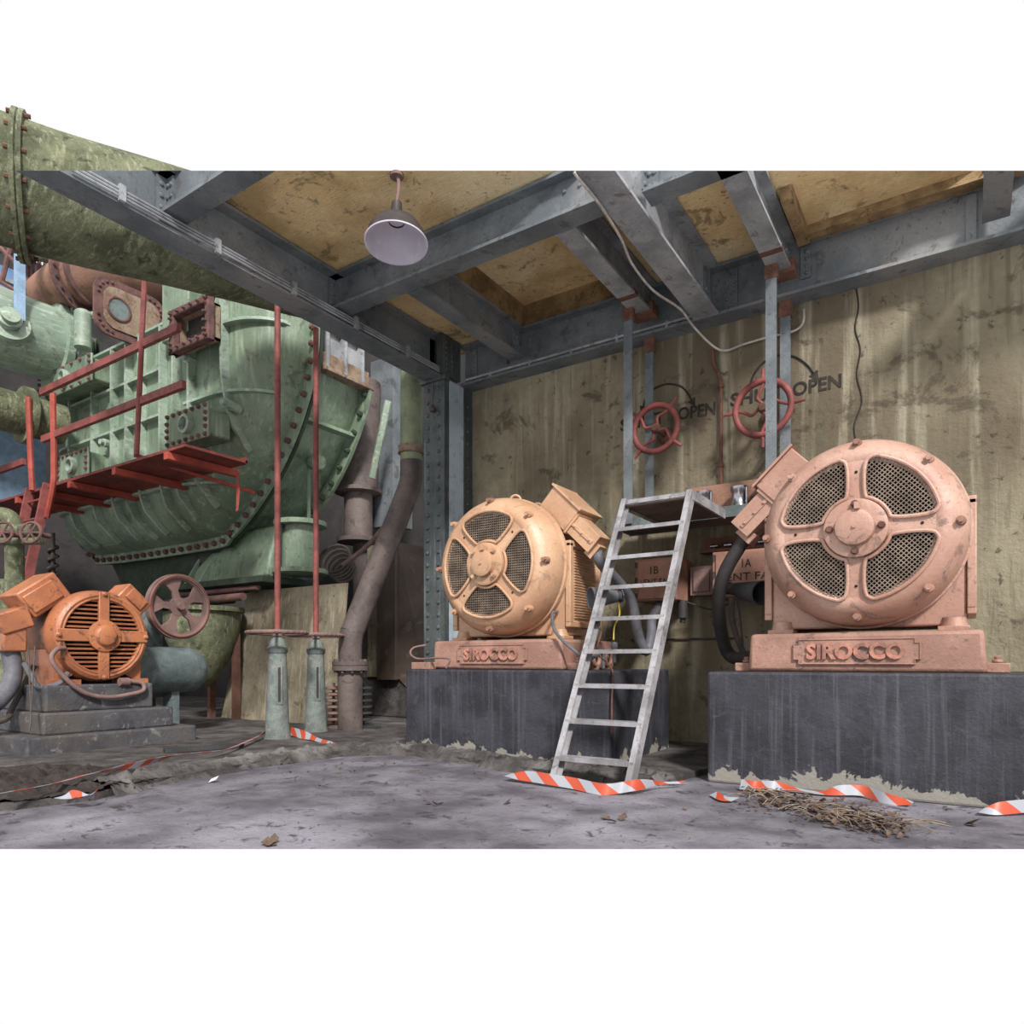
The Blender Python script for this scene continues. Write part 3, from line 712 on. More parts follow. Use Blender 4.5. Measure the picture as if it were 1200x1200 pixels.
def arrow(pts, tips):
    P = [on_y(px, py, W-.004) for px, py in pts]; b = MB(); b.ribbon([(p, V((p-P[len(P)//2]).normalized()) if False else V((0,0,1))+V((.001,0,0))) for p in P], .02, .002)
    b = MB(); b.tube(P, .011, 6)
    for i, j in tips:
        d = (P[i]-P[j]).normalized(); w = V((-d.z,0,d.x)); q = P[i]
        b.prism([q+w*.05, q-w*.05, q+d*.1], (0,.003,0))
    b.build('painted_arrow', 'paint_black', wall)
arrow([(754,476),(758,464),(768,455),(783,450),(798,453),(806,461),(810,468)], [(6,5),(0,1)])
arrow([(879,452),(884,438),(896,424),(915,416),(932,418),(946,428),(953,437)], [(6,5)])

# conduit on the wall and cable under the roof
r = thing('wall_conduit', 'rusty vertical conduit on the plaster wall between the two valve wheels', 'conduit', on_y(845,575,7.56))
b = MB(); b.tube([on_y(835,408,7.56), on_y(836,425,7.56), on_y(843,440,7.56), on_y(845,460,7.56), on_y(845,520,7.56), on_y(845,576,7.56)], .02, 8); b.build('pipe', 'rusty', r)
b = MB()
for py in (452, 545): b.lathe([(.03,-.02),(.034,0),(.03,.02)], on_y(845,py,7.56), (0,0,1), 12)
b.build('coupling', 'rusty', r)
b = MB(); b.tube([on_z(673,201,4.66), on_z(677,208,4.64), on_z(703,240,4.64), on_z(728,280,4.64), on_z(740,308,4.64), on_z(765,340,4.64), on_z(797,362,4.64), on_y(812,382,7.3), on_y(835,405,7.5), on_y(850,411,7.56), on_y(870,404,7.56), on_y(897,396,7.56), on_y(930,388,7.56), on_y(941,378,7.56), on_y(942,362,7.56)], .012, 6, k=4)
tag(b.build('cable', 'cable'), 'white cable running below the heavy roof beam and along the wall', 'cable')
# lamp
lp = at(465, 202, 6.03)
r = thing('pendant_lamp', 'brown pendant lamp with a white enamel shade hanging from the roof', 'lamp', (lp.x, lp.y, 5.2))
ax = V((SN*.18,-CS*.18,-1)).normalized(); ax = V((.07, -.09, -1)).normalized()
top = V((lp.x, lp.y, 4.98))
b = MB(); b.tube([(lp.x, lp.y, 5.21), (lp.x+.02, lp.y, 5.15), (lp.x+.02, lp.y, 5.06), tuple(top)], .016, 8); b.cyl((lp.x,lp.y,5.215),(lp.x,lp.y,5.19),.06); b.build('stem', 'wheel_brown', r)
b = MB(); b.lathe([(.02,0),(.045,.02),(.05,.10),(.065,.16),(.07,.2)], top, ax, 24); b.build('socket_cover', 'lamp_brown', r)
prof = [(.07,.18),(.13,.20),(.20,.24),(.245,.31),(.262,.38),(.268,.40)]
b = MB(); b.lathe(prof+[(q-.006, h) for q, h in prof[::-1]], top, ax, 48); sh = b.build('shade', 'lamp_brown', r)
b = MB(); b.lathe([(.0001,.188)]+[(q-.008, h+.003) for q, h in prof]+[(.272,.405),(.275,.395)], top, ax, 48); b.build('enamel_lining', 'enamel', sh)
b = MB(); b.box(on_z(553,326,5.46), (.06,.28,.04), Matrix.Rotation(.3,3,'Z'))
b.box(on_z(553,326,5.49), (.09,.30,.03), Matrix.Rotation(.3,3,'Z'))
tag(b.build('batten_light', 'paper'), 'tiny white batten fitting in the recessed roof panel', 'lamp')

# ================================================================= machine hall: condenser shell
YV, YB = 6.7, 7.8
out = [(-14.2,7.25),(-14.25,3.5),(-14.05,3.12),(-13.6,2.98),(-10.3,2.96),(-9.85,3.06),(-9.39,3.32),(-8.9,3.72),(-8.47,4.2),(-8.15,4.72),(-7.97,5.2),(-7.9,5.8),(-7.9,7.25)]
def densify(p, n=5):
    q = [V((x, z, 0)) for x, z in p]; return [(v.x, v.y) for v in smooth_path(q, n)]
outd = densify(out)
def inset(poly, t):
    res = []
    for i, (x, z) in enumerate(poly):
        a = poly[max(0, i-1)]; c = poly[min(len(poly)-1, i+1)]
        dx, dz = c[0]-a[0], c[1]-a[1]; L = math.hypot(dx, dz); res.append((x-dz/L*t, z+dx/L*t))
    return res
def seg_dist(x, z):
    best = 9
    for (ax, az), (bx, bz) in zip(outd, outd[1:]):
        dx, dz = bx-ax, bz-az; t = max(0, min(1, ((x-ax)*dx+(z-az)*dz)/(dx*dx+dz*dz+1e-9)))
        best = min(best, math.hypot(x-ax-dx*t, z-az-dz*t))
    return best
DB, BU = .85, .78
def hull_y(x, z):
    d = min(1, seg_dist(x, z)/DB); return YV-BU*math.sqrt(max(0, 1-(1-d)**2))
vessel = thing('condenser_shell', 'huge ribbed green condenser vessel filling the machine hall behind the red walkway', 'machine', (-10.5, 7, 2.96))
b = MB()
# upper left part is lower: step at x=-10.1
def topz(x): return 7.25 if x > -10.15 else 6.15
GX = [-14.2+.09*i for i in range(71)]; GZ = [2.96+.09*i for i in range(49)]
idx = {}; vs = []; fs = []
def inpoly(x, z): return inside((x, z), outd)
import functools
for i, x in enumerate(GX):
    for j, z in enumerate(GZ):
        if inpoly(x, z) and z <= topz(x): idx[(i, j)] = len(vs); vs.append((x, hull_y(x, z), z))
for i in range(len(GX)-1):
    for j in range(len(GZ)-1):
        q = [(i,j),(i+1,j),(i+1,j+1),(i,j+1)]
        if all(k in idx for k in q): fs.append(tuple(idx[k] for k in q))
b.add(vs, fs)
# rim between the grid and the flange, made of two close insets
for t0, t1 in ((0,.03),(.03,.12)):
    A = inset(outd, t0); B = inset(outd, t1); n = len(A)
    vv = [(x, hull_y(x, z) if t0 else YV, z) for x, z in A]+[(x, hull_y(x, z), z) for x, z in B]
    b.add(vv, [(i, i+1, n+i+1, n+i) for i in range(n-1)])
b.span(-10.2, -7.93, YV-.45, YV-.05, 7.1, 7.24)
b.build('front_shell', 'green', vessel, sharp=60)
b = MB(); ZR = 5.25; A = [(x, min(z, ZR)) for x, z in outd]; n = len(A)
vv = [(x, YV+.06, z) for x, z in A]+[(x+.12*(z-3)/4-.12, YB, z) for x, z in A]
b.add(vv, [(i, i+1, n+i+1, n+i) for i in range(n-1)])
b.add([(x+.12*(z-3)/4-.12, YB, z) for x, z in A], [tuple(range(n))])
b.build('rear_shell', 'green', vessel, sharp=60)
def flange(y, th, w, nm, m, bolts, dx=0, top=9):
    Q = [(x+dx, z) for x, z in outd if z < top]; A = inset(Q, -w); B = inset(Q, .06); n = len(A); b = MB()
    vv = [(x,y,z) for x,z in A]+[(x,y,z) for x,z in B]+[(x,y+th,z) for x,z in A]+[(x,y+th,z) for x,z in B]
    b.add(vv, [f for i in range(n-1) for f in ((i,i+1,n+i+1,n+i),(2*n+i,3*n+i,3*n+i+1,2*n+i+1),(i,2*n+i,2*n+i+1,i+1))])
    f = b.build(nm, m, vessel, sharp=60)
    C = inset(Q, -w*.55); b = MB(); acc = 0
    for a, c in zip(C, C[1:]):
        L = math.hypot(c[0]-a[0], c[1]-a[1]); t = 0
        while acc < L:
            q = (a[0]+(c[0]-a[0])*acc/L, a[1]+(c[1]-a[1])*acc/L)
            b.mark().cyl((q[0],y+.01,q[1]), (q[0],y-.055,q[1]), .045, seg=8); b.dome((q[0],y-.055,q[1]), (0,-1,0), .03, .03, 6, 2); acc += bolts
        acc -= L
    b.build('flange_bolt', 'rust_frame' if bolts < .3 else 'green_dark', f)
flange(YV-.04, .05, .17, 'front_flange', 'green', .235)
flange(YV+.03, .05, .17, 'joint_flange', 'green_dark', 9)
flange(YB-.04, .06, .15, 'rear_flange', 'green', .30, dx=-.0, top=5.3)
# stiffening ribs; their paler green paints in the edge highlights
def vrib(x, z0, z1, h=.12, m='green_pale'):
    b = MB(); P = []; z = z0
    while z <= z1+1e-6: P.append(z); z += .06
    vv = []
    for z in P:
        y = hull_y(x, z); dz = (hull_y(x, z+.02)-hull_y(x, z-.02))/.04
        nz = V((0,-1,dz if abs(dz) < 3 else 3*(1 if dz > 0 else -1))).normalized()*h*min(1, max(.65, (z-z0)/.3))
        for s in (-.022, .022): vv += [(x+s, y+.02, z), (x+s, y+nz.y, z+nz.z)]
    fs = []
    for i in range(len(P)-1):
        o = i*4; fs += [(o,o+4,o+5,o+1),(o+2,o+3,o+7,o+6),(o+1,o+5,o+7,o+3)]
    fs += [(0,1,3,2), (len(vv)-4, len(vv)-2, len(vv)-1, len(vv)-3)]
    b.add(vv, fs); b.build('rib', m, vessel, sharp=50)
def hrib(z, x0, x1, h=.10):
    b = MB(); n = max(2, int((x1-x0)/.08)); vv = []
    for i in range(n+1):
        x = x0+(x1-x0)*i/n; y = hull_y(x, z)
        for s in (-.02, .02): vv += [(x, y+.03, z+s), (x, y-h, z+s)]
    fs = []
    for i in range(n):
        o = i*4; fs += [(o,o+1,o+5,o+4),(o+2,o+6,o+7,o+3),(o+1,o+3,o+7,o+5)]
    fs += [(0,2,3,1), (n*4, n*4+1, n*4+3, n*4+2)]
    b.add(vv, fs); b.build('rib', 'green_pale', vessel, sharp=50)
for x in (-13.2, -12.4, -11.75, -10.9, -10.3): vrib(x, 3.08, topz(x)-.05 if x > -10.15 else 6.1)
vrib(-9.55, 3.35, 7.1); vrib(-8.75, 4.05, 7.2)
hrib(3.62, -13.9, -9.2); hrib(5.72, -10.1, -7.98); hrib(4.78, -9.7, -8.2); hrib(6.55, -9.5, -8.8)
hrib(4.75, -13.8, -10.3); hrib(5.45, -13.8, -10.3); vrib(-9.95, 3.2, 5.7); hrib(6.3, -10.1, -9.6); vrib(-11.3, 3.05, 6.1); hrib(6.12, -14.0, -10.2)
b = MB()
for z, dx in ((5.0, .12), (3.9, .1)): b.span(-8.36, -7.9+.0, YV+.1, YB-.1, z, z+.05) if False else None
for z in (4.55,): 
    x = -8.2
    b.mark().box((x, 7.25, z), (.16, 1.0, .05))
b.mark().cyl(on_y(366,542,7.2), on_y(366,542,7.2)+V((.25,-.08,-.05)), .11, seg=12); b.cyl(on_y(362,545,7.15), on_y(362,660,7.3), .03, seg=8)
b.build('stiffener', 'green', vessel)
# bosses
for px, py in ((273,477),(131,522),(270,342),(228,425),(117,375)):
    p = on_y(px, py, 5.95); b = MB(); b.cyl(p+V((0,.1,0)), p+V((.05,-.16,0)), .07, seg=8); b.cyl(p+V((.05,-.14,0)), p+V((.06,-.22,0)), .045, seg=12); b.build('boss', 'green_pale', vessel)
# inspection boxes with round ports
def port(px0, px1, py0, py1, y, label, dep=.35):
    a = on_y(px0, py1, y); c = on_y(px1, py0, y); b = MB()
    b.span(a.x, c.x, y, y+dep, a.z, c.z); o = b.build('inspection_box', 'green', vessel, bevel=.03)
    b = MB(); b.span(a.x-.05, c.x+.05, y-.04, y, a.z-.05, c.z+.05); f = b.build('cover', 'green', o, bevel=.015)
    w, h = c.x-a.x, c.z-a.z; b = MB()
    for i in range(7):
        x = a.x+w*i/6
        for z in (a.z-.01, c.z+.01): b.mark().dome((x, y-.04, z), (0,-1,0), .035, .05, 6, 2)
    for j in range(1, 4):
        for x in (a.x-.01, c.x+.01): b.mark().dome((x, y-.04, a.z+h*j/4), (0,-1,0), .035, .05, 6, 2)
    b.build('cover_bolt', 'rust_frame', f)
    cx, cz = a.x+w*.55, a.z+h*.5; R = h*.26
    b = MB(); b.lathe([(R*1.35,-.02),(R*1.35,-.12),(R*.95,-.13),(R*.9,-.05),(R*1.35,-.02)], (cx, y, cz), (0,1,0), 32); b.build('port_ring', 'green_pale', f)
    b = MB(); b.cyl((cx,y-.05,cz),(cx,y-.06,cz), R*.95, seg=28); b.build('port_glass', 'blue_tank', f)
port(200, 244, 476, 522, 5.62, '')
port(72, 104, 528, 566, 5.62, '')
port(50, 108, 418, 470, 5.55, '', .45)
# gusseted block at right edge of the vessel top
b = MB(); b.span(-10.15, -9.45, 5.75, 6.0, 5.75, 6.95)
b.build('neck', 'green', vessel, bevel=.03)
# open rusty neck port (frame standing proud of the vessel, dark inside)
r = thing('open_flange_port', 'dark rusty rectangular flange with an open mouth at the vessel top', 'flange', on_y(226,420,5.6))
a = on_y(204, 417, 5.62); c = on_y(249, 346, 5.62); b = MB(); t = .09
b.span(a.x, a.x+t, 5.55, 5.66, a.z, c.z); b.span(c.x-t, c.x, 5.55, 5.66, a.z, c.z); b.span(a.x, c.x, 5.55, 5.66, a.z, a.z+t); b.span(a.x, c.x, 5.55, 5.66, c.z-t, c.z)
b.build('frame', 'rust_frame', r, bevel=.02)
b = MB(); b.span(a.x+.06, a.x+.09, 5.66, 5.78, a.z+.05, c.z-.05); b.span(c.x-.09, c.x-.06, 5.66, 5.78, a.z+.05, c.z-.05); b.span(a.x+.06, c.x-.06, 5.66, 5.78, a.z+.05, a.z+.08); b.span(a.x+.06, c.x-.06, 5.66, 5.78, c.z-.08, c.z-.05); b.build('throat', 'rust_plate', r)
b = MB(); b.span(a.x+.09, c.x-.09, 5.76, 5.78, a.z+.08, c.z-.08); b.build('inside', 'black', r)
b = MB()
for i in range(6):
    for z in (a.z+.05, c.z-.05): x = a.x+.05+(c.x-a.x-.1)*i/5; b.mark().cyl((x,5.50,z),(x,5.6,z),.02,seg=6)
for i in range(1, 5):
    for x in (a.x+.05, c.x-.05): z = a.z+(c.z-a.z)*i/5; b.mark().cyl((x,5.50,z),(x,5.6,z),.02,seg=6)
b.build('stud', 'rust_frame', r)
# rusty cover plate facing the bay
XP = -11.0; y0, y1, z0, z1 = 5.2, 6.3, 5.98, 6.86
def rrect(y0, y1, z0, z1, q, n=6):
    P = []
    for cy, cz, t in ((y1-q, z1-q, 0), (y0+q, z1-q, 1), (y0+q, z0+q, 2), (y1-q, z0+q, 3)):
        P += [(cy+q*math.cos(PI/2*(t+i/n)), cz+q*math.sin(PI/2*(t+i/n))) for i in range(n+1)]
    return P
r = thing('cover_plate', 'rusted rounded cover plate with a round hole, left of the open flange', 'plate', (XP, 5.75, z0))
b = MB(); b.prism([V((XP-.06, y, z)) for y, z in rrect(y0, y1, z0, z1, .22)], (.05,0,0)); b.build('flange', 'rust_frame', r, smooth=False)
b = MB(); b.prism([V((XP-.01, y, z)) for y, z in rrect(y0+.13, y1-.1, z0+.12, z1-.12, .18)], (.02,0,0)); b.build('inner_face', 'rust_plate', r, smooth=False)
b = MB(); cc = (XP+.01, 5.55, 6.42); b.torus(cc, (1,0,0), .17, .025, 32, 8); b.build('hole_ring', 'rust_frame', r)
b = MB(); b.cyl(cc, (XP+.02, 5.55, 6.42), .16, seg=28); b.build('hole', 'blue_tank', r)
b = MB()
for k in range(22):
    P = rrect(y0+.06, y1-.06, z0+.06, z1-.06, .2, 4); q = P[int(k*len(P)/22) % len(P)]
    b.mark().dome((XP-.01, q[0], q[1]), (1,0,0), .028, .03, 6, 2)
b.build('bolt', 'rust_frame', r)
b = MB(); b.span(-11.25, XP-.06, 5.5, 6.2, 6.1, 6.75)
tag(b.build('duct', 'green', bevel=.04), 'green duct behind the rusted cover plate on top of the vessel', 'duct')
b = MB(); b.cyl(at(97,408,11.6), at(97,368,11.6), .13); b.dome(at(97,368,11.6), (0,0,1), .13, .08, 16, 4); b.build('dashpot', 'green_pale', vessel)
# cast legs and hopper under the vessel
r = thing('condenser_support', 'green cast saddle with gussets carrying the vessel above the plywood sheet', 'support', (-9.8, 7.2, 2.2))
b = MB()
def loft(b, lo, hi):
    (x0,x1,y0,y1,z), (X0,X1,Y0,Y1,Z) = lo, hi
    b.add([(x0,y0,z),(x1,y0,z),(x1,y1,z),(x0,y1,z),(X0,Y0,Z),(X1,Y0,Z),(X1,Y1,Z),(X0,Y1,Z)], [(3,2,1,0),(4,5,6,7),(0,1,5,4),(1,2,6,5),(2,3,7,6),(3,0,4,7)])
xa, xb, xc = on_y(212,660,6.75).x, on_y(312,660,6.75).x, on_y(262,640,6.85).x
loft(b, (xa,xb,6.75,7.5,2.27), (xc,xb,6.95,7.5,3.1)); b.build('saddle', 'green', r, bevel=.05)
b = MB(); b.span(xa-.1, xb+.1, 6.6, 7.6, 2.17, 2.27); b.build('base_flange', 'green_dark', r, bevel=.01)
for x in (xa+.3, xa+.7):
    b = MB(); b.prism([V((x,6.62,2.27)), V((x,6.8,2.27)), V((x,6.9,2.75))], (.05,0,0)); b.build('gusset', 'green_pale', r)
r = thing('flanged_pedestal', 'short green flanged cylinder under the vessel beside the right red rod', 'support', (-8.05, 7.1, 2.2))
c = on_y(352, 640, 7.1); zt = on_y(352,612,7.1).z; zb = on_y(352,673,7.1).z
b = MB(); b.lathe([(.001,0),(.42,0),(.42,.07),(.28,.08),(.28,zt-zb-.08),(.40,zt-zb-.07),(.40,zt-zb),(.001,zt-zb)], (c.x,7.1,zb), (0,0,1), 32); b.build('barrel', 'green', r)
b = MB(); b.cyl((c.x-.06,6.76,zb+.02),(c.x-.06,6.76,zt), .03); b.lathe([(.001,0),(.07,0),(.03,-.15)], (c.x-.06,6.76,zt-.05), (0,0,1), 12); b.build('stay_rod', 'green_dark', r)
b = MB(); loft(b, (-13.4,-11.0,7.0,7.6,2.0), (-13.9,-10.2,6.85,7.7,2.9)); tag(b.build('condenser_hotwell', 'green_dark', bevel=.04), 'dark green trough hanging below the vessel behind the spoked wheel', 'machine')
r = thing('hopper', 'dirty green round-bottomed hopper left of the plywood sheet', 'hopper', (-9.6, 6.4, .6))
c = on_y(262, 700, 6.5); b = MB(); b.lathe([(.001,-.95),(.10,-.93),(.24,-.78),(.40,-.5),(.52,-.2),(.56,0),(.56,.22),(.62,.23),(.62,.3),(.001,.31)], (c.x-.25, 6.3, 1.5), (0,0,1), 36); b.build('bowl', 'green_dirty', r)
b = MB(); b.cyl((c.x-1.6, 6.5, 1.95), (c.x+.5, 6.5, 1.95), .06); b.cyl((c.x-1.6, 6.7, 2.1), (c.x+.6, 6.7, 2.1), .04); b.build('feed_pipe', 'rust_frame', r)
b = MB(); 
for dx in (-.3,.35): b.span(c.x-.25+dx-.04, c.x-.25+dx+.04, 6.6, 6.7, .05, 1.4)
b.build('leg', 'rusty', r)

# ------------------------------------------------------------- walkway
ZP, PY0, PY1 = 3.66, 4.95, 5.85
r = thing('walkway', 'red steel walkway with handrails in front of the green vessel', 'walkway', (-11, 5.4, ZP))
b = MB(); b.span(-14.9, -8.2, PY0, PY1, ZP, ZP+.035); b.span(-14.9,-8.2,PY1-.03,PY1,ZP-.01,ZP+.08); b.build('deck_plate', 'red', r)
for x in (-8.6, -9.9, -11.2, -12.1, -13.0):
    b = MB(); b.span(x-.05, x+.05, PY0-.02, PY1+.12, ZP-.10, ZP-.01); b.build('bearer', 'orange_red', r)
b = MB(); q0 = on_y(157,533,PY0); b.tube([q0, on_y(300,570,7.0) if False else V((-8.95, 6.5, ZP-.16))], .03, 8, sm=False); b.build('tie_bar', 'orange_red', r)
def rail(p, q, w=.10): 
    b = MB(); p = V(p); q = V(q); d = (q-p); R = Matrix.Identity(3); b.box((p+q)/2, (abs(d.x), .06, w)); b.build('handrail', 'red_dull', r)
rail((-12.15, PY0, 5.19), (-8.33, PY0, 5.19)); rail((-12.1, PY0, 4.44), (-8.22, PY0, 4.44))
rail((-15, PY0, 5.06), (-12.78, PY0, 5.06)); rail((-15, PY0, 4.2), (-12.75, PY0, 4.2))
for pts in ([(62,462),(63,540),(62,570),(55,606)], [(33,466),(36,540),(38,575)], [(170,316),(160,533)]):
    b = MB(); b.tube([on_y(px, py, PY0-.02) for px, py in pts], .045 if len(pts) > 2 else .035, 8); b.build('post', 'orange_red' if len(pts) > 2 else 'red_dull', r)
b = MB(); b.ribbon([(V((-8.5,5.9,ZP-.1)), V((1,0,0))),(V((-8.48,5.9,ZP-.35)),V((1,.3,0))),(V((-8.5,5.9,ZP-.6)),V((1,0,.4)))], .05); 
tag(b.build('ribbon', 'orange_red'), 'torn red ribbon hanging below the right end of the walkway', 'ribbon')
r = thing('steep_ladder', 'dull red ladder leading up to the left end of the walkway', 'ladder', (-12.3, 4.4, 0))
for x in (-12.55, -11.95):
    b = MB(); b.box(((x), 4.62, 1.86), (.05, .13, 3.8), Matrix.Rotation(-.18, 3, 'X')); b.build('stile', 'red_dull', r)
for i in range(11):
    z = .4+i*.31; b = MB(); y = 4.62+(z-1.86)*math.tan(.18); b.cyl((-12.55, y, z), (-11.95, y, z), .018, seg=8); b.build('rung', 'red_dull', r)

# ------------------------------------------------------------- pipes
P0 = at(-60,205,6.9); P0.z = 5.85; 
def pz(px, py, z):
    Y = F*(z-EYE)/(HY-py); r = (px-600)/F; return V(((CS*r-SN)*Y, (SN*r+CS)*Y, z))
A = pz(-10, 208, 5.85); B = pz(320, 300, 5.85); d = (B-A).normalized()
r = thing('overhead_pipe', 'large dirty green pipe crossing overhead behind the left roof beam', 'pipe', tuple(A))
b = MB(); b.tube([A-d*.9, A, A+(B-A)*.25+V((0,0,-.02)), A+(B-A)*.6, B, B+d*.4], .60, 40); b.build('barrel', 'green_dirty', r)
fx = pz(27, 222, 5.85)
b = MB(); b.lathe([(.6,-.05),(.70,-.05),(.70,-.01),(.68,0),(.70,.01),(.70,.05),(.6,.05)], fx, d, 40)
a_, b_ = basis(d)
b2 = MB()
for k in range(16):
    t = 2*PI*k/16; p = fx+(a_*math.cos(t)+b_*math.sin(t))*.66; b2.mark().cyl(p-d*.09, p+d*.09, .022, seg=6)
f = b.build('flange', 'green_dirty', r); b2.build('flange_bolt', 'rusty', f)
# rust coloured pipe
r = thing('rusty_pipe', 'rust-brown elbowed pipe with a bolted flange, above the pale green cylinder', 'pipe', at(100,345,12))
b = MB(); pp = [at(52,358,13.0), at(66,346,12.4), at(96,329,11.8), at(140,322,11.9), at(180,330,12.6)]; b.tube(pp, .42, 28); b.build('barrel', 'rust_pipe', r)
d = (pp[3]-pp[1]).normalized(); b = MB(); b.lathe([(.4,-.05),(.56,-.05),(.56,.0),(.4,.01)], pp[2], d, 36); b.lathe([(.4,.12),(.46,.14),(.46,.2),(.4,.22)], pp[2], d, 36); f = b.build('flange', 'rust_frame', r)
a_, b_ = basis(d); b = MB()
for k in range(18): t = 2*PI*k/18; p = pp[2]+(a_*math.cos(t)+b_*math.sin(t))*.5; b.mark().cyl(p-d*.09, p+d*.03, .025, seg=6)
b.build('flange_bolt', 'steel_dark', f)
# pale green horizontal cylinder
r = thing('horizontal_drum', 'pale green horizontal drum with a bolted valve boss at the far left', 'pipe', at(40,400,12))
p1 = at(88,414,12.3); p0 = p1-V((.0,4.2,0)); b = MB(); p0 = V((p1.x, 2.6, p1.z)); b.tube([p0, p1], .62, 40, sm=False); b.build('barrel', 'green_pale', r)
b = MB(); b.lathe([(.60,-.16),(.70,-.14),(.70,-.02),(.60,0),(.78,.02),(.78,.09),(.6,.1)], p1-V((0,.25,0)), (0,1,0), 40); f = b.build('end_flange', 'green_pale', r)
b = MB()
for k in range(18): t = 2*PI*k/18; p = p1-V((-.74*math.cos(t),.28,-.74*math.sin(t))); b.mark().dome(p, (0,-1,0), .04, .05, 6, 2)
b.build('flange_bolt', 'steel_light', f)
q = V((p1.x+.58, on_x(10,378,p1.x+.6).y, on_x(10,378,p1.x+.6).z)); b = MB(); b.lathe([(.30,-.05),(.30,.04),(.17,.05),(.17,.16),(.13,.17),(.13,.24),(.001,.25)], q, (1,-.2,.25), 28)
for k in range(8): t = 2*PI*k/8; b.dome(q+V((.05, .24*math.cos(t), .24*math.sin(t))), (1,-.2,.2), .035, .05, 6, 2)
b.build('valve_boss', 'green_pale', r)
# dirty lower pipe at far left
r = thing('lagged_pipe', 'dirty grey-green pipe with two flanges under the pale green drum', 'pipe', at(25,480,11.5))
p1 = at(72,498,11.8); p0 = V((p1.x, 3.4, p1.z)); b = MB(); b.tube([p0,p1], .33, 28, sm=False); b.build('barrel', 'green_dirty', r)
for yy in (.55, 1.35):
    b = MB(); b.lathe([(.3,-.05),(.46,-.05),(.46,.05),(.3,.05)], p1-V((0,yy,0)), (0,1,0), 28); b.build('flange', 'green_dirty', r)
# diagonal brown pipe
B0 = V((-6.88, 6.48, .05)); B1 = V((-6.88,6.48,1.28)); T0 = V((-6.47,7.23,3.45))
r = thing('leaning_pipe', 'brown pipe rising at a slant to the green upright pipe beside the riveted column', 'pipe', tuple(B0))
b = MB(); b.tube([B1-V((0,0,.35)), B1-V((0,0,.1)), B1+V((.01,.02,.06)), B1+(T0-B1)*.07+V((0,0,0)), B1+(T0-B1)*.5, T0-(T0-B1)*.06, T0+V((0,0,.12)), T0+V((0,0,.3))], .155, 24); b.build('slanting_run', 'brown_pipe', r)
b = MB(); b.cyl(B0, B1-V((0,0,.4)), .165, seg=28); b.build('lower_run', 'brown_pipe', r)
b = MB(); b.lathe([(.15,-.06),(.235,-.06),(.235,-.01),(.225,0),(.235,.01),(.235,.06),(.15,.06)], B1-V((0,0,.38)), (0,0,1), 32)
for k in range(10): t = 2*PI*k/10; b.cyl(B1+V((.2*math.cos(t),.2*math.sin(t),-.47)), B1+V((.2*math.cos(t),.2*math.sin(t),-.29)), .02, seg=6)
b.build('flange', 'brown_pipe', r)
b = MB(); b.cyl(T0+V((0,0,.25)), (T0.x,T0.y,5.6), .15, seg=28); b.build('upright_run', 'pipe_green', r)
b = MB(); b.lathe([(.14,-.06),(.185,-.05),(.17,0),(.185,.05),(.14,.06)], (T0.x,T0.y,3.9), (0,0,1), 28); b.build('coupling', 'rust_plate', r)

# ------------------------------------------------------------- valve pedestals with rods
def pedestal(p, rt, label, l2):
    r = thing('valve_pedestal', label, 'valve stand', p, 'valve pedestals with red rods'); p = V(p)
    b = MB(); b.lathe([(.001,0),(.155,0),(.15,.02),(.14,.06),(.105,.95),(.10,1.0),(.115,1.02),(.12,1.05),(.115,1.08),(.10,1.09),(.085,1.16),(.04,1.2),(.03,1.24)], p, (0,0,1), 32); b.build('pillar', 'teal', r)
    f = V((.36,-.93,0)); f = V((-p.x,-p.y,0)).normalized(); a = V((-f.y,f.x,0))
    R = Matrix((a, f, V((0,0,1)))).transposed()
    b = MB(); b.box(p+f*.119+a*.02+V((0,0,.64)), (.075,.02,.48), R); s = b.build('slot_frame', 'teal', r, bevel=.006)
    b = MB(); b.box(p+f*.128+a*.02+V((0,0,.64)), (.03,.012,.40), R); b.build('slot', 'black', s)
    b = MB(); z = 1.25
    b.torus(p+V((0,0,z)), (0,0,1), .335, .024, 56, 8)
    for k in range(32): t = 2*PI*k/32; b.dome(p+V((.352*math.cos(t),.352*math.sin(t),z)), (math.cos(t),math.sin(t),0), .02, .014, 6, 2)
    for k in range(4): t = PI/4+k*PI/2; b.cyl(p+V((0,0,z)), p+V((.33*math.cos(t),.33*math.sin(t),z)), .018, seg=8)
    b.cyl(p+V((0,0,z-.04)), p+V((0,0,z+.04)), .06); b.build('handwheel', 'wheel_brown', r)
    b = MB(); b.cyl(p+V((0,0,z)), (p.x,p.y,rt), .036, seg=14); b.build('rod', 'red_dull', r)
pedestal((-6.83, 5.28, .05), 5.2, 'left valve pedestal with handwheel and tall red rod, nearest the striped tape', '')
pedestal((-7.09, 6.08, .05), 5.3, 'right valve pedestal with handwheel and tall red rod, in front of the plywood', '')

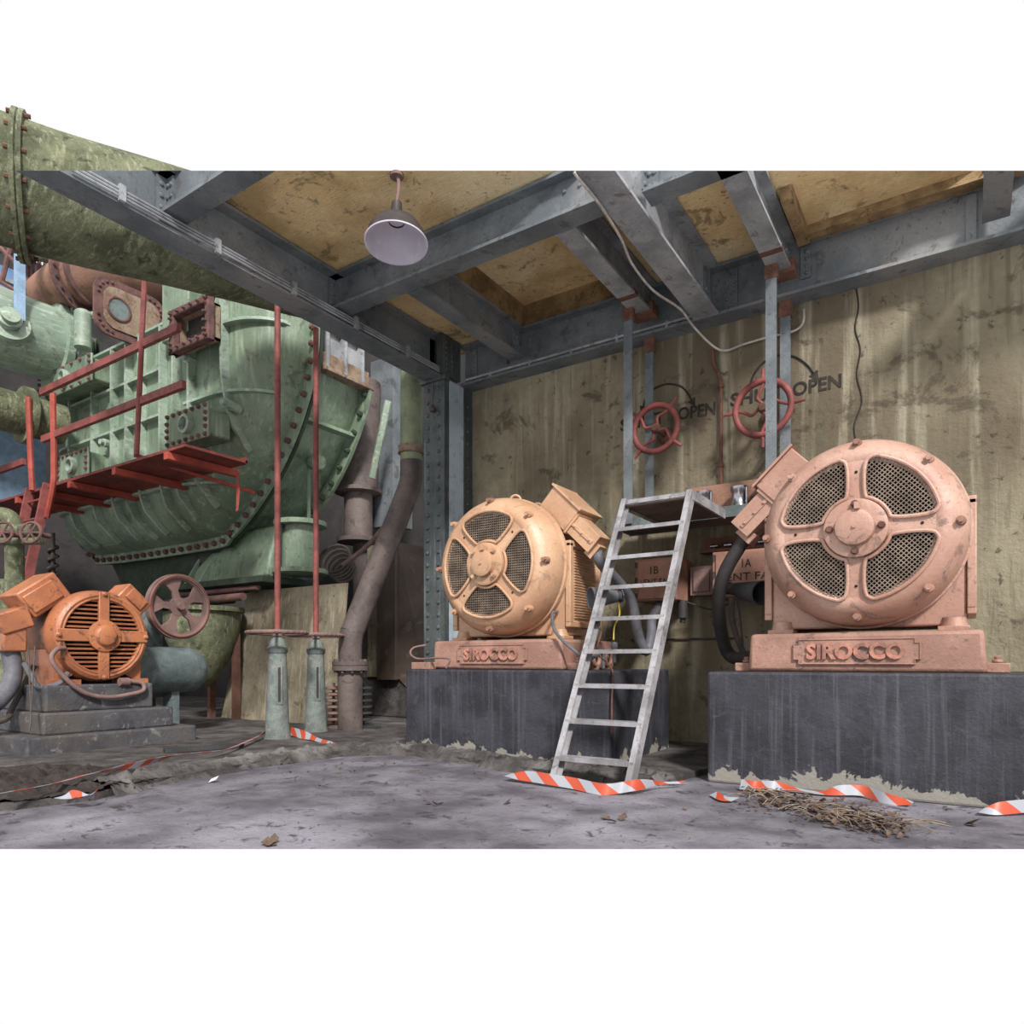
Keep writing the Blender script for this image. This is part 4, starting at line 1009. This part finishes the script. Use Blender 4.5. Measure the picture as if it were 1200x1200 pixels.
# ------------------------------------------------------------- plywood, cabinets and odds behind
r = tag(MB().prism([V((-10.15,6.75,.05)), V((-7.45,6.75,.05)), V((-7.5,7.0,2.1)), V((-9.75,7.0,2.1)), V((-9.82,6.99,2.05))], (0,.03,0)).build('plywood_sheet', 'board', smooth=False), 'weathered plywood sheet leaning upright behind the valve pedestals', 'board')
b = MB(); b.span(-8.1, -6.9, 7.9, 8.5, 1.35, 3.0) if False else None
r = thing('sheet_metal_cabinet', 'tall brown sheet metal cabinet left of the riveted column', 'cabinet', (-7.1, 8.6, .05))
a = on_y(430, 640, 8.3); c = on_y(466, 805, 8.3); e = on_y(497, 640, 8.3)
b = MB(); b.span(a.x, c.x, 8.3, 9.0, .7, a.z); b.build('case', 'board', r, bevel=.01)
b = MB(); b.prism([V((c.x,8.28,.72)), V((e.x+.05,8.5,.05)), V((e.x-.1,8.6,a.z-.1)), V((c.x,8.28,a.z))], (0,.5,0)); b.build('side_panel', 'cabinet', r, smooth=False)
b = MB(); b.span(a.x+.3, c.x+.02, 8.22, 8.3, .66, a.z-.05); b.build('door', 'cabinet', r, bevel=.01)
b = MB(); b.span(a.x-.3, e.x, 8.35, 9.0, .05, .7); tag(b.build('concrete_block', 'kerb', bevel=.02), 'low brown concrete block under the sheet metal cabinet', 'block')
# flanged stub and duct near the column
r = thing('vertical_duct', 'rusty tapering duct with a flanged stub left of the slanting pipe', 'duct', on_y(428,640,8.4))
c = on_y(420,580,8.4); b = MB(); b.lathe([(.24,-.75),(.24,0),(.4,.02),(.4,.08),(.33,.1),(.36,1.4),(.38,1.9)], (c.x,8.4,c.z), (0,0,1), 24); b.lathe([(.001,-.82),(.36,-.82),(.36,-.75),(.001,-.75)], (c.x,8.4,c.z), (0,0,1), 24); b.cyl((c.x,8.55,.7),(c.x,8.55,c.z-.8),.2); b.build('barrel', 'brown_pipe', r)
c = on_y(450,520,8.8); b = MB(); b.span(c.x-.22, c.x+.3, 8.7, 9.2, 3.3, 6.2); b.build('panel', 'steel', r)
r = thing('pale_casing', 'pale ribbed casing with rust patches on top of the green vessel end', 'casing', (-8.4, 7.3, 5.3))
b = MB(); b.span(-9.2, -7.95, 6.86, 7.7, 5.28, 6.7); b.build('casing', 'steel_light', r, bevel=.03)
b = MB(); b.span(-9.2, -7.80, 6.86, 7.86, 5.22, 5.28); b.span(-7.95,-7.86,6.86,7.8,5.28,5.5)
b.build('lip', 'rust_plate', r, bevel=.01)
for y in (6.95, 7.3, 7.65):
    b = MB(); b.span(-7.96, -7.84, y-.03, y+.03, 5.28, 6.7); b.build('rib', 'steel_light', r)
b = MB(); b.span(-7.97, -7.9, 6.86, 7.7, 5.85, 5.93); b.build('rib', 'steel_light', r)
b = MB(); b.tube([on_y(455,470,8.1), on_y(436,560,8.1)], .06, 8, sm=False); b.build('edge_strip', 'green_pale', r)
for px, lab in ((391, 'stack of rusty insulator rings left of the slanting pipe foot'), (425, 'stack of thin rings right of the slanting pipe foot')):
    p = on_z(px, 853, .05); b = MB(); b.cyl(p, p+V((0,0,.62)), .02)
    for k in range(6): b.lathe([(.02,-.03),(.13,-.01),(.13,.015),(.02,.03)], p+V((0,0,.12+k*.085)), (0,0,1), 20)
    b.span(p.x-.15,p.x+.3,p.y-.05,p.y+.05,.05,.09)
    tag(b.build('ring_stack', 'steel_dark' if px > 400 else 'wheel_brown'), lab, 'spare part')
b = MB()
for k in range(5): c = on_y(392+3*k, 655+4*k, 7.6); b.torus(c, (.3,-.8,.4), .26-.02*k, .025, 24, 6)
tag(b.build('cable_coil', 'cable_dark'), 'coil of dark cable hanging left of the slanting pipe', 'cable')
b = MB(); b.tube([on_y(452,615,7.4), on_y(430,640,7.4), on_y(402,662,7.4)], .035, 8); tag(b.build('stay_bar', 'wheel_brown'), 'thin brown bar slanting behind the pipe', 'bar')

# ------------------------------------------------------------- left motor on stepped plinth
r = thing('stepped_plinth', 'three-tier grey painted concrete plinth under the orange motor', 'plinth', (-8.3, 3.8, 0))
for x1, ya, yb, za, zb_, nm in ((-7.5,2.93,4.67,0,.22,'lower_tier'),(-7.62,3.12,4.46,.22,.44,'middle_tier'),(-7.74,3.19,4.29,.44,.715,'upper_tier')):
    b = MB(); b.span(-9.4+(7.5+x1)*-1, x1, ya, yb, za, zb_); b.build(nm, 'plinth_b', r, bevel=.02, smooth=False)
MC = V((-7.86, 3.79, 1.235))
r = thing('electric_motor', 'bright orange electric motor with slotted round cover on the stepped plinth', 'motor', (-8.3, 3.79, .715))
Q = lambda x, y, z: V((MC.x+x, MC.y+y, MC.z+z))       # x towards the bay
b = MB(); b.lathe([(.385,.0),(.40,.035),(.44,.05),(.475,.03),(.49,-.02),(.495,-.10),(.50,-.12),(.50,-.18),(.485,-.2),(.47,-.22),(.47,-.78),(.43,-.84),(.001,-.86)], Q(0,0,0), (1,0,0), 72); b.build('casing', 'orange', r)
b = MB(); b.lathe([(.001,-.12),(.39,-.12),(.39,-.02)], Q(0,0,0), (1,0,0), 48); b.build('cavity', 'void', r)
b = MB(); b.torus(Q(.035,0,0), (1,0,0), .405, .014, 64, 8)
for i in range(-8, 9):
    z = i*.047; 
    if abs(i) < 2: continue
    w = math.sqrt(.395**2-z*z); b.box(Q(.01, 0, z), (.035, 2*w, .015), Matrix.Rotation(.25, 3, 'Y'))
g = b.build('slotted_cover', 'orange', r)
b = MB(); b.span(MC.x+.02, MC.x+.06, MC.y-.055, MC.y+.055, MC.z-.47, MC.z+.47); b.span(MC.x+.02, MC.x+.06, MC.y-.47, MC.y+.47, MC.z-.065, MC.z+.065)
for k in range(4): t = k*PI/2; b.bolt(Q(.05, .45*math.cos(t), .45*math.sin(t)), (1,0,0), .022, .035)
b.build('cross_arms', 'orange', g, bevel=.008)
b = MB(); b.lathe([(.17,.05),(.17,.075),(.15,.08),(.115,.085),(.105,.115),(.09,.125),(.001,.125)], Q(0,0,0), (1,0,0), 40)
for k in range(6): t = k*PI/3; b.bolt(Q(.075, .143*math.cos(t), .143*math.sin(t)), (1,0,0), .010, .015)
b.build('bearing_cap', 'orange', g)
for s in (-1, 1):
    b = MB(); b.add([Q(-.05, s*.44, -.52), Q(-.05, s*.24, -.40), Q(-.05, s*.46,-.15), Q(-.7, s*.44, -.52), Q(-.7, s*.24, -.40), Q(-.7, s*.46,-.15)], [(0,1,2),(3,5,4),(0,3,4,1),(1,4,5,2),(2,5,3,0)])
    b.span(MC.x-.2, MC.x-.02, MC.y+s*.20, MC.y+s*.52, MC.z-.52, MC.z-.47); b.span(MC.x-.75, MC.x-.58, MC.y+s*.20, MC.y+s*.52, MC.z-.52, MC.z-.47)
    b.build('foot', 'orange', r)
# shoulder boxes
def obox(c, dims, ang, nm, par=None, m='orange', bev=.02):
    b = MB(); b.box(c, dims, Matrix.Rotation(ang, 3, 'X')); return b.build(nm, m, par or r, bevel=bev)
tb = obox(Q(-.40,-.48,.42), (.44,.44,.30), .65, 'terminal_box')
obox(Q(-.17,-.50,.40), (.03,.34,.20), .65, 'lid', tb, bev=.01)
tb2 = obox(Q(-.35,-.74,.14), (.34,.30,.22), .35, 'cable_box')
obox(Q(-.33,-.74,-.04), (.26,.22,.28), .0, 'gland_box', tb2)
tb3 = obox(Q(-.30,.42,.42), (.34,.34,.24), -.75, 'shoulder_box')
obox(Q(-.12,.44,.44), (.03,.22,.14), -.75, 'lid', tb3, bev=.005)
b = MB(); b.tube([Q(-.33,-.74,-.15), Q(-.30,-.72,-.38), Q(-.25,-.80,-.58), Q(-.15,-1.05,-.78), Q(-.1,-1.4,-.88)], .085, 14); tag(b.build('flexible_conduit', 'hose'), 'thick grey flexible conduit under the orange motor terminal box', 'conduit')
b = MB(); b.tube([Q(-.2,-.66,-.3), Q(-.1,-.64,-.42), Q(0,-.60,-.54), Q(.08,-.45,-.5), Q(.05,-.36,-.40)], .028, 8); tag(b.build('cable', 'hose'), 'short grey cable looping at the left foot of the orange motor', 'cable')
b = MB(); b.tube([Q(.06,-.40,-.14), Q(.12,-.50,-.16), Q(.14,-.55,-.26), Q(.16,-.44,-.44), Q(.17,-.26,-.60), Q(.18,-.03,-.66), Q(.18,.2,-.64), Q(.17,.36,-.60), Q(.15,.36,-.52), Q(.13,.26,-.50), Q(.13,.18,-.50)], .024, 10)
b.cyl(Q(.13,.22,-.50), Q(.13,.12,-.50), .045, seg=12)
tag(b.build('hose', 'wheel_brown'), 'brown hose draped from the orange motor down over the plinth tiers', 'hose')
b = MB(); b.tube([on_x(40,780,-8.3), on_x(14,830,-8.2), on_x(8,842,-8.0), on_x(-20,850,-8)], .03, 8)
for k in range(2): b.tube([on_x(33+8*k,758,-7.9), on_x(36,838,-7.55), on_x(34,858,-7.5)], .008, 6)
tag(b.build('cable', 'cable_dark'), 'thin dark cables running down the left side of the stepped plinth', 'cable')
# spoked wheel behind the orange motor
c = on_x(209, 711, -8.3); r = thing('spoked_wheel', 'brown five-spoked wheel with a red-edged rim behind the orange motor', 'wheel', tuple(c))
b = MB(); R = .41; b.lathe([(R-.07,-.03),(R,-.04),(R,.04),(R-.07,.03),(R-.07,-.03)], c, (1,0,0), 56, closed=False); b.torus(c+V((.04,0,0)), (1,0,0), R-.035, .022, 56, 8); b.build('rim', 'wheel_brown', r)
b = MB(); b.torus(c+V((.055,0,0)), (1,0,0), R-.03, .010, 56, 6); b.build('rim_edge', 'red_dull', r)
b = MB(); b.lathe([(.001,.08),(.04,.08),(.05,.03),(.12,.02),(.12,-.02),(.05,-.05),(.001,-.05)], c, (1,0,0), 28); b.build('hub', 'wheel_brown', r)
for k in range(5):
    t = PI/2+.25+k*2*PI/5; u = V((0,math.cos(t),math.sin(t))); w = V((0,-u.z,u.y)); b = MB()
    b.prism([c+u*.08+w*.05-V((.015,0,0)), c+u*.2+w*.04-V((.015,0,0)), c+u*.37+w*.15-V((.015,0,0)), c+u*.37-w*.15-V((.015,0,0)), c+u*.2-w*.04-V((.015,0,0)), c+u*.08-w*.05-V((.015,0,0))], (.03,0,0))
    b.build('spoke', 'wheel_brown', r)
b = MB(); b.cyl(c, c-V((1.2,0,0)), .04); b.cyl(c-V((.7,0,0)), (c.x-.7,c.y,.05), .09, seg=16); b.build('shaft', 'steel_dark', r)
# blue tank
c = on_x(205, 785, -8.4); r = thing('air_receiver', 'small dull blue domed tank on a stand right of the stepped plinth', 'tank', (c.x, c.y, .05))
b = MB(); b.lathe([(.001,.66),(.10,.655),(.2,.61),(.27,.52),(.29,.40),(.29,-.1),(.3,-.12),(.3,-.16),(.29,-.18),(.29,-.8),(.2,-.9),(.001,-.92)], c-V((0,.28,0)), (0,1,0), 36)
b.build('shell', 'blue_tank', r)
b = MB(); b.span(c.x-.1,c.x+.1,c.y-.1,c.y+.0,.05,c.z-.2); b.build('stand', 'blue_tank', r)
b = MB(); c2 = on_x(178,745,-8.6); b.span(c2.x-.2,c2.x+.1,c2.y-.15,c2.y+.1,.6,c2.z+.45); b.build('pump_body', 'blue_tank', r, bevel=.04)
# pipework at the far left behind the motor
r = thing('valve_pipework', 'dirty grey-green pipework with small round valves left of the red ladder', 'pipe', at(15,700,9))
b = MB(); b.tube([at(-40,606,9), at(0,604,9), at(14,612,9), at(17,640,9), at(17,720,9), at(17,790,9)], .11, 16); b.build('pipe_run', 'green_dirty', r)
b = MB(); b.cyl(at(-20,622,8.9), at(40,622,8.9), .09); b.cyl(at(-20,634,8.9), at(50,634,8.9), .05); b.cyl(at(17,680,9), V((at(17,700,9).x, at(17,700,9).y, .05)), .17); b.build('manifold', 'green_dirty', r)
for px in (3, 36):
    c = at(px,624,8.6); b = MB(); b.torus(c, (.5,-.83,.1), .13, .018, 24, 6)
    for k in range(3):
        t = k*PI/3; a_, b_ = basis(V((.5,-.83,.1))); u = a_*math.cos(t)+b_*math.sin(t); b.cyl(c-u*.12, c+u*.12, .012, seg=6)
    b.cyl(c, c+V((-.1,.25,0)), .03); b.build('valve_wheel', 'rust_frame', r)
r = thing('coiled_post', 'dark post wound with rope-like coil beside the red ladder', 'post', on_y(62,690,5.6))
b = MB(); p = on_y(62,740,5.6); b.cyl((p.x,5.6,.05),(p.x,5.6,3.2),.035)
P = [V((p.x+.07*math.cos(i*.8), 5.6+.07*math.sin(i*.8), 1.2+i*.02)) for i in range(90)]; b.tube(P, .03, 6, sm=False); b.build('coil', 'cable_dark', r)
# hall window, blue steel post and cladding at far left
b = MB(); b.span(-17.60, -17.56, 4.6, 7.2, 7.6, 9.6); win = struct(b.build('window_1', 'glass_blue', smooth=False))
b = MB()
for y in (4.6,5.3,6.0,6.9): b.span(-17.56,-17.5,y-.04,y+.04,7.6,9.3)
for z in (7.6,8.3,9.3): b.span(-17.56,-17.5,4.6,6.9,z-.04,z+.04)
b.build('window_frame', 'steel_light', win)
b = MB(); p = at(23,330,13.0); p = at(23,330,11.0); b.box((p.x,p.y,7.6), (.12,.12,2.4)); tag(b.build('steel_post', 'blue_steel'), 'pale blue steel post beside the window at the far left', 'post')
r = thing('roof_truss', 'pale green roof truss tubes in front of the far left window', 'truss', at(30,300,13.5))
b = MB(); b.tube([at(0,288,13.5), at(40,296,13.5), at(90,310,13.5)], .13, 10); b.build('chord', 'green_dirty', r)
for a, c in (((0,290),(22,312)),((12,290),(2,330)),((0,330),(24,344)),((66,300),(78,320)),((84,304),(72,322)),((0,355),(24,340))):
    b = MB(); b.tube([at(*a,13.3), at(*c,13.3)], .045, 6, sm=False); b.build('brace', 'rust_frame', r)
r = thing('pipe_rack', 'row of thin rusty upright pipes on the dark hall wall', 'pipe', at(45,330,13.8))
for px in (33,38,46,53):
    b = MB(); b.tube([at(px,300,13.8), at(px,350,13.8)], .04, 6, sm=False); b.build('pipe', 'rust_frame', r)
b = MB(); p = at(14,560,13); b.box(p, (.8,.8,2.2)); tag(b.build('panel', 'blue_steel'), 'bluish sheet panel low behind the red handrail at far left', 'panel')

# ================================================================= ground litter, broken kerb, tape
r = thing('broken_kerb', 'broken concrete edge of the raised ground left of the slab', 'kerb', (-6.5, 4.5, 0)); r['kind'] = 'stuff'
def chunk(b, c, s, seed):
    rn = random.Random(seed); bm = bmesh.new(); bmesh.ops.create_icosphere(bm, subdivisions=2, radius=1)
    for v in bm.verts: v.co *= rn.uniform(.72, 1.15); v.co.x *= s[0]; v.co.y *= s[1]; v.co.z *= s[2]
    bm.verts.index_update(); R = Matrix.Rotation(rn.uniform(0,6.3), 3, 'Z')
    b.add([V(c)+R @ v.co for v in bm.verts], [tuple(v.index for v in f.verts) for f in bm.faces]); bm.free()
from mathutils import noise as NZ
def terrain(b, xs0, xs1, ys0, ys1, st, fn):
    nx = int((xs1-xs0)/st); ny = int((ys1-ys0)/st); ix = {}; vs = []; fs = []
    for i in range(nx+1):
        for j in range(ny+1):
            x = xs0+i*st; y = ys0+j*st; h = fn(x, y)
            if h is not None: ix[(i,j)] = len(vs); vs.append((x, y, h))
    for i in range(nx):
        for j in range(ny):
            q = [(i,j),(i+1,j),(i+1,j+1),(i,j+1)]
            if all(k in ix for k in q): fs.append(tuple(ix[k] for k in q))
    b.add(vs, fs)
def kd(x, y):
    """signed distance behind the kerb line"""
    best = 9; sg = 1
    for a, c in zip(K, K[1:]):
        dx, dy = c.x-a.x, c.y-a.y; t = max(0, min(1, ((x-a.x)*dx+(y-a.y)*dy)/(dx*dx+dy*dy)))
        d = math.hypot(x-a.x-dx*t, y-a.y-dy*t)
        if d < best: best = d; sg = 1 if dx*(y-a.y)-dy*(x-a.x) > 0 else -1
    return best*sg
def kh(x, y):
    d = kd(x, y)+.10*NZ.noise(V((x*2.2, y*2.2, 3)))+.05*NZ.noise(V((x*7, y*7, 3)))
    if d < -.10 or d > .42: return None
    e = min(1, max(0, (d+.06)/.10)); f = 1-min(1, max(0, (d-.2)/.2))
    n = abs(NZ.noise(V((x*5, y*5, 1))))*.06+abs(NZ.noise(V((x*14, y*14, 2))))*.055+abs(NZ.noise(V((x*35, y*35, 5))))*.03
    return e*(.03+.035*f)+n*e*(.35+.65*f)-.004
b = MB(); terrain(b, -9.6, -2.3, 2.5, 6.0, .03, kh); b.build('rubble', 'kerb', r, smooth=False)
b = MB()
for i, (px, py) in enumerate(((708,905),(728,905),(750,907),(768,909),(778,914))):
    p = on_z(px, py, .03); chunk(b, p, (.14,.11,.07), 900+i)
b.build('broken_stones', 'kerb', r, smooth=False)
b = MB(); pc = on_z(30, 925, 0)
def ph(x, y):
    d = math.hypot((x-pc.x)*.8, (y-pc.y)*1.1)+.15*NZ.noise(V((x*3,y*3,7)))
    if d > .85 or kd(x, y) < -.02: return None
    n = abs(NZ.noise(V((x*6, y*6, 11))))*.10+abs(NZ.noise(V((x*19, y*19, 12))))*.04+abs(NZ.noise(V((x*50, y*50, 12))))*.014
    return .052+n*min(1, (.85-d)*3)
terrain(b, pc.x-1.3, pc.x+1.3, pc.y-1.0, pc.y+1.0, .025, ph)
o = b.build('loose_rubble', 'soil', smooth=False); tag(o, 'dark loose rubble in the broken pit at the lower left', 'rubble', kind='stuff')
b = MB(); p = on_z(240,878,.06); b.box((p.x,p.y,.075), (.12,.75,.04), Matrix.Rotation(-.35,3,'Z')); tag(b.build('steel_plate', 'steel_dark'), 'dark flat bar lying right of the stepped plinth', 'bar')
def leaf(b, p, s, rn):
    a = rn.uniform(0, 6.28); u = V((math.cos(a), math.sin(a), rn.uniform(-.2,.4))).normalized()*s; w = u.cross(V((0,0,1))).normalized()*s*rn.uniform(.3,.6); up = V((0,0,s*rn.uniform(.1,.5)))
    b.add([p, p+u*.5+w+up*.5, p+u+up, p+u*.5-w+up*.4, p+u*.5+V((0,0,.003))], [(0,4,1),(1,4,2),(2,4,3),(3,4,0)])
def pile(px0, px1, py0, py1, n, name, label, sticks):
    rn = random.Random(n); b = MB(); s = MB()
    for i in range(n):
        t = rn.betavariate(2,2); p = on_z(px0+(px1-px0)*t, py0+(py1-py0)*(t*.55+rn.gauss(.25,.18)), 0); p.z = rn.uniform(.002,.035); leaf(b, p, rn.uniform(.02,.05), rn)
    for i in range(sticks):
        t = rn.random(); p = on_z(px0+(px1-px0)*t, py0+(py1-py0)*(t*.55+rn.gauss(.22,.1)), 0); p.z = rn.uniform(.01,.04); a = rn.gauss(-.5,1.1); L = rn.uniform(.08,.28)
        s.tube([p, p+V((math.cos(a)*L*.5, math.sin(a)*L*.5, .02)), p+V((math.cos(a)*L, math.sin(a)*L, -.0))], .003, 4, k=2)
    r = thing(name, label, 'leaf litter', on_z((px0+px1)/2,(py0+py1)/2)); r['kind'] = 'stuff'
    b.build('leaves', 'leaf', r, smooth=False); s.build('straws', 'straw', r)
pile(870, 965, 922, 962, 240, 'leaf_litter', 'dry leaf and straw litter along the foot of the right plinth', 35)
pile(940, 1070, 942, 982, 420, 'leaf_litter', 'heap of dry leaves and stalks on the floor in front of the right plinth', 40)
b = MB(); rn = random.Random(5)
for i in range(260):
    px = rn.uniform(320,1200); p = on_z(px, rn.gauss(905 if px < 800 else 945, 12 if px < 800 else 6), .0); p.z = .004; leaf(b, p, rn.uniform(.012,.035), rn)
for i in range(120):
    p = on_z(rn.uniform(10,1190), rn.uniform(925,990), 0); p.z = .003; leaf(b, p, rn.uniform(.006,.018), rn)
tag(b.build('leaf_crumbs', 'leaf', smooth=False), 'fine crumbs of leaf scattered over the grey floor', 'leaf litter', kind='stuff')
for px, py, s, lab in ((513,942,.05,'curled leaf on the floor between the tape and the slab centre'),(720,962,.07,'brown leaf on the floor below the ladder foot'),(318,990,.08,'dark twisted leaf at the bottom edge left of centre'),(1136,966,.08,'dark leaf on the floor at the right under the tape end'),(596,941,.05,'pale leaf on the floor left of the ladder tape')):
    b = MB(); rn = random.Random(px); q = on_z(px, py, .004)
    for k in range(3): leaf(b, q+V((rn.uniform(-.03,.03), rn.uniform(-.03,.03), 0)), s, rn)
    tag(b.build('fallen_leaf', 'leaf', smooth=False), lab, 'leaf', 'single fallen leaves')
b = MB(); q = on_z(244,917,.005); leaf(b, q, .09, random.Random(3)); tag(b.build('paper_scrap', 'paper', smooth=False), 'white paper scrap on the floor below the striped tape line', 'paper')
def tape(pts, w, label, wd=None):
    P = []
    for i, (px, py, z) in enumerate(pts):
        p = on_z(px, py, z) if py > 800 else None; P.append((p, V((0,.25,1)) if wd is None else V(wd[i])))
    b = MB(); b.ribbon(P, w, .003, 8); tag(b.build('barrier_tape', 'tape', smooth=True, sharp=80), label, 'tape', 'red and white barrier tape')
U = (.1,.35,.9); FL = (.3,.9,.15)
tape([(596,908,.05),(622,910,.06),(642,913,.06),(672,918,.05),(705,925,.04),(728,923,.05),(746,920,.07),(775,918,.05),(800,917,.04)], .085, 'red and white tape wrapped round the ladder feet', [FL,U,U,U,U,U,U,FL,FL])
tape([(338,856,.12),(352,860,.10),(368,866,.07),(385,871,.05),(402,880,.02)], .10, 'red and white tape lying from the left valve pedestal to the kerb', [U,U,FL,FL,FL])
tape([(312,857,.12),(296,866,.10),(262,879,.10),(215,884,.13),(165,895,.14),(110,906,.14),(60,919,.14),(-10,932,.14)], .05, 'long thin twisted tape stretched past the stepped plinth', [U,FL,FL,FL,U,FL,FL,FL])
tape([(836,930,.02),(848,936,.02),(862,937,.02)], .09, 'small torn tape scrap on the floor left of the right plinth', [FL,FL,FL])
tape([(868,919,.05),(885,921,.05),(905,921,.04),(930,925,.03),(960,929,.02),(985,926,.05),(1012,927,.05),(1038,936,.03),(1068,942,.02)], .075, 'red and white tape trailing along the foot of the right plinth', [U,U,U,FL,FL,U,U,U,FL])
tape([(1150,950,.03),(1175,947,.05),(1205,944,.06),(1240,940,.06)], .085, 'end of tape at the lower right corner by the plinth', [FL,U,U,U])
tape([(70,934,.07),(84,931,.09),(98,933,.09),(112,930,.08)], .06, 'crumpled tape scrap at the broken slab edge, lower left', [FL,U,FL,U])

# ================================================================= camera, light, world
cam = bpy.data.cameras.new('camera'); co = bpy.data.objects.new('camera', cam); COL.objects.link(co)
cam.sensor_width = 36; cam.lens = F/1200*36; cam.shift_y = (HY-600)/1200; cam.clip_end = 200
co.location = (0, 0, EYE); co.rotation_euler = (PI/2, 0, math.atan2(SN, CS)); SC.camera = co
w = bpy.data.worlds.new('world'); SC.world = w; w.use_nodes = True
w.node_tree.nodes['Background'].inputs[0].default_value = (1, 1, 1, 1)
w.node_tree.nodes['Background'].inputs[1].default_value = 1.0
def sun(name, az, el, strength, ang, color=(1,.97,.93)):
    l = bpy.data.lights.new(name, 'SUN'); l.energy = strength; l.angle = math.radians(ang); l.color = color
    o = bpy.data.objects.new(name, l); COL.objects.link(o)
    d = V((math.cos(el)*math.cos(az), math.cos(el)*math.sin(az), math.sin(el)))     # direction towards the sun
    o.rotation_euler = d.to_track_quat('Z', 'Y').to_euler(); return o
sun('sun', math.atan2(-.7,.7), math.atan2(.80,.99), 4.8, 8)
SC.view_settings.view_transform = 'Standard'; SC.view_settings.look = 'None'; SC.view_settings.gamma = 1
SC.view_settings.use_curve_mapping = False; SC.view_settings.exposure = 0
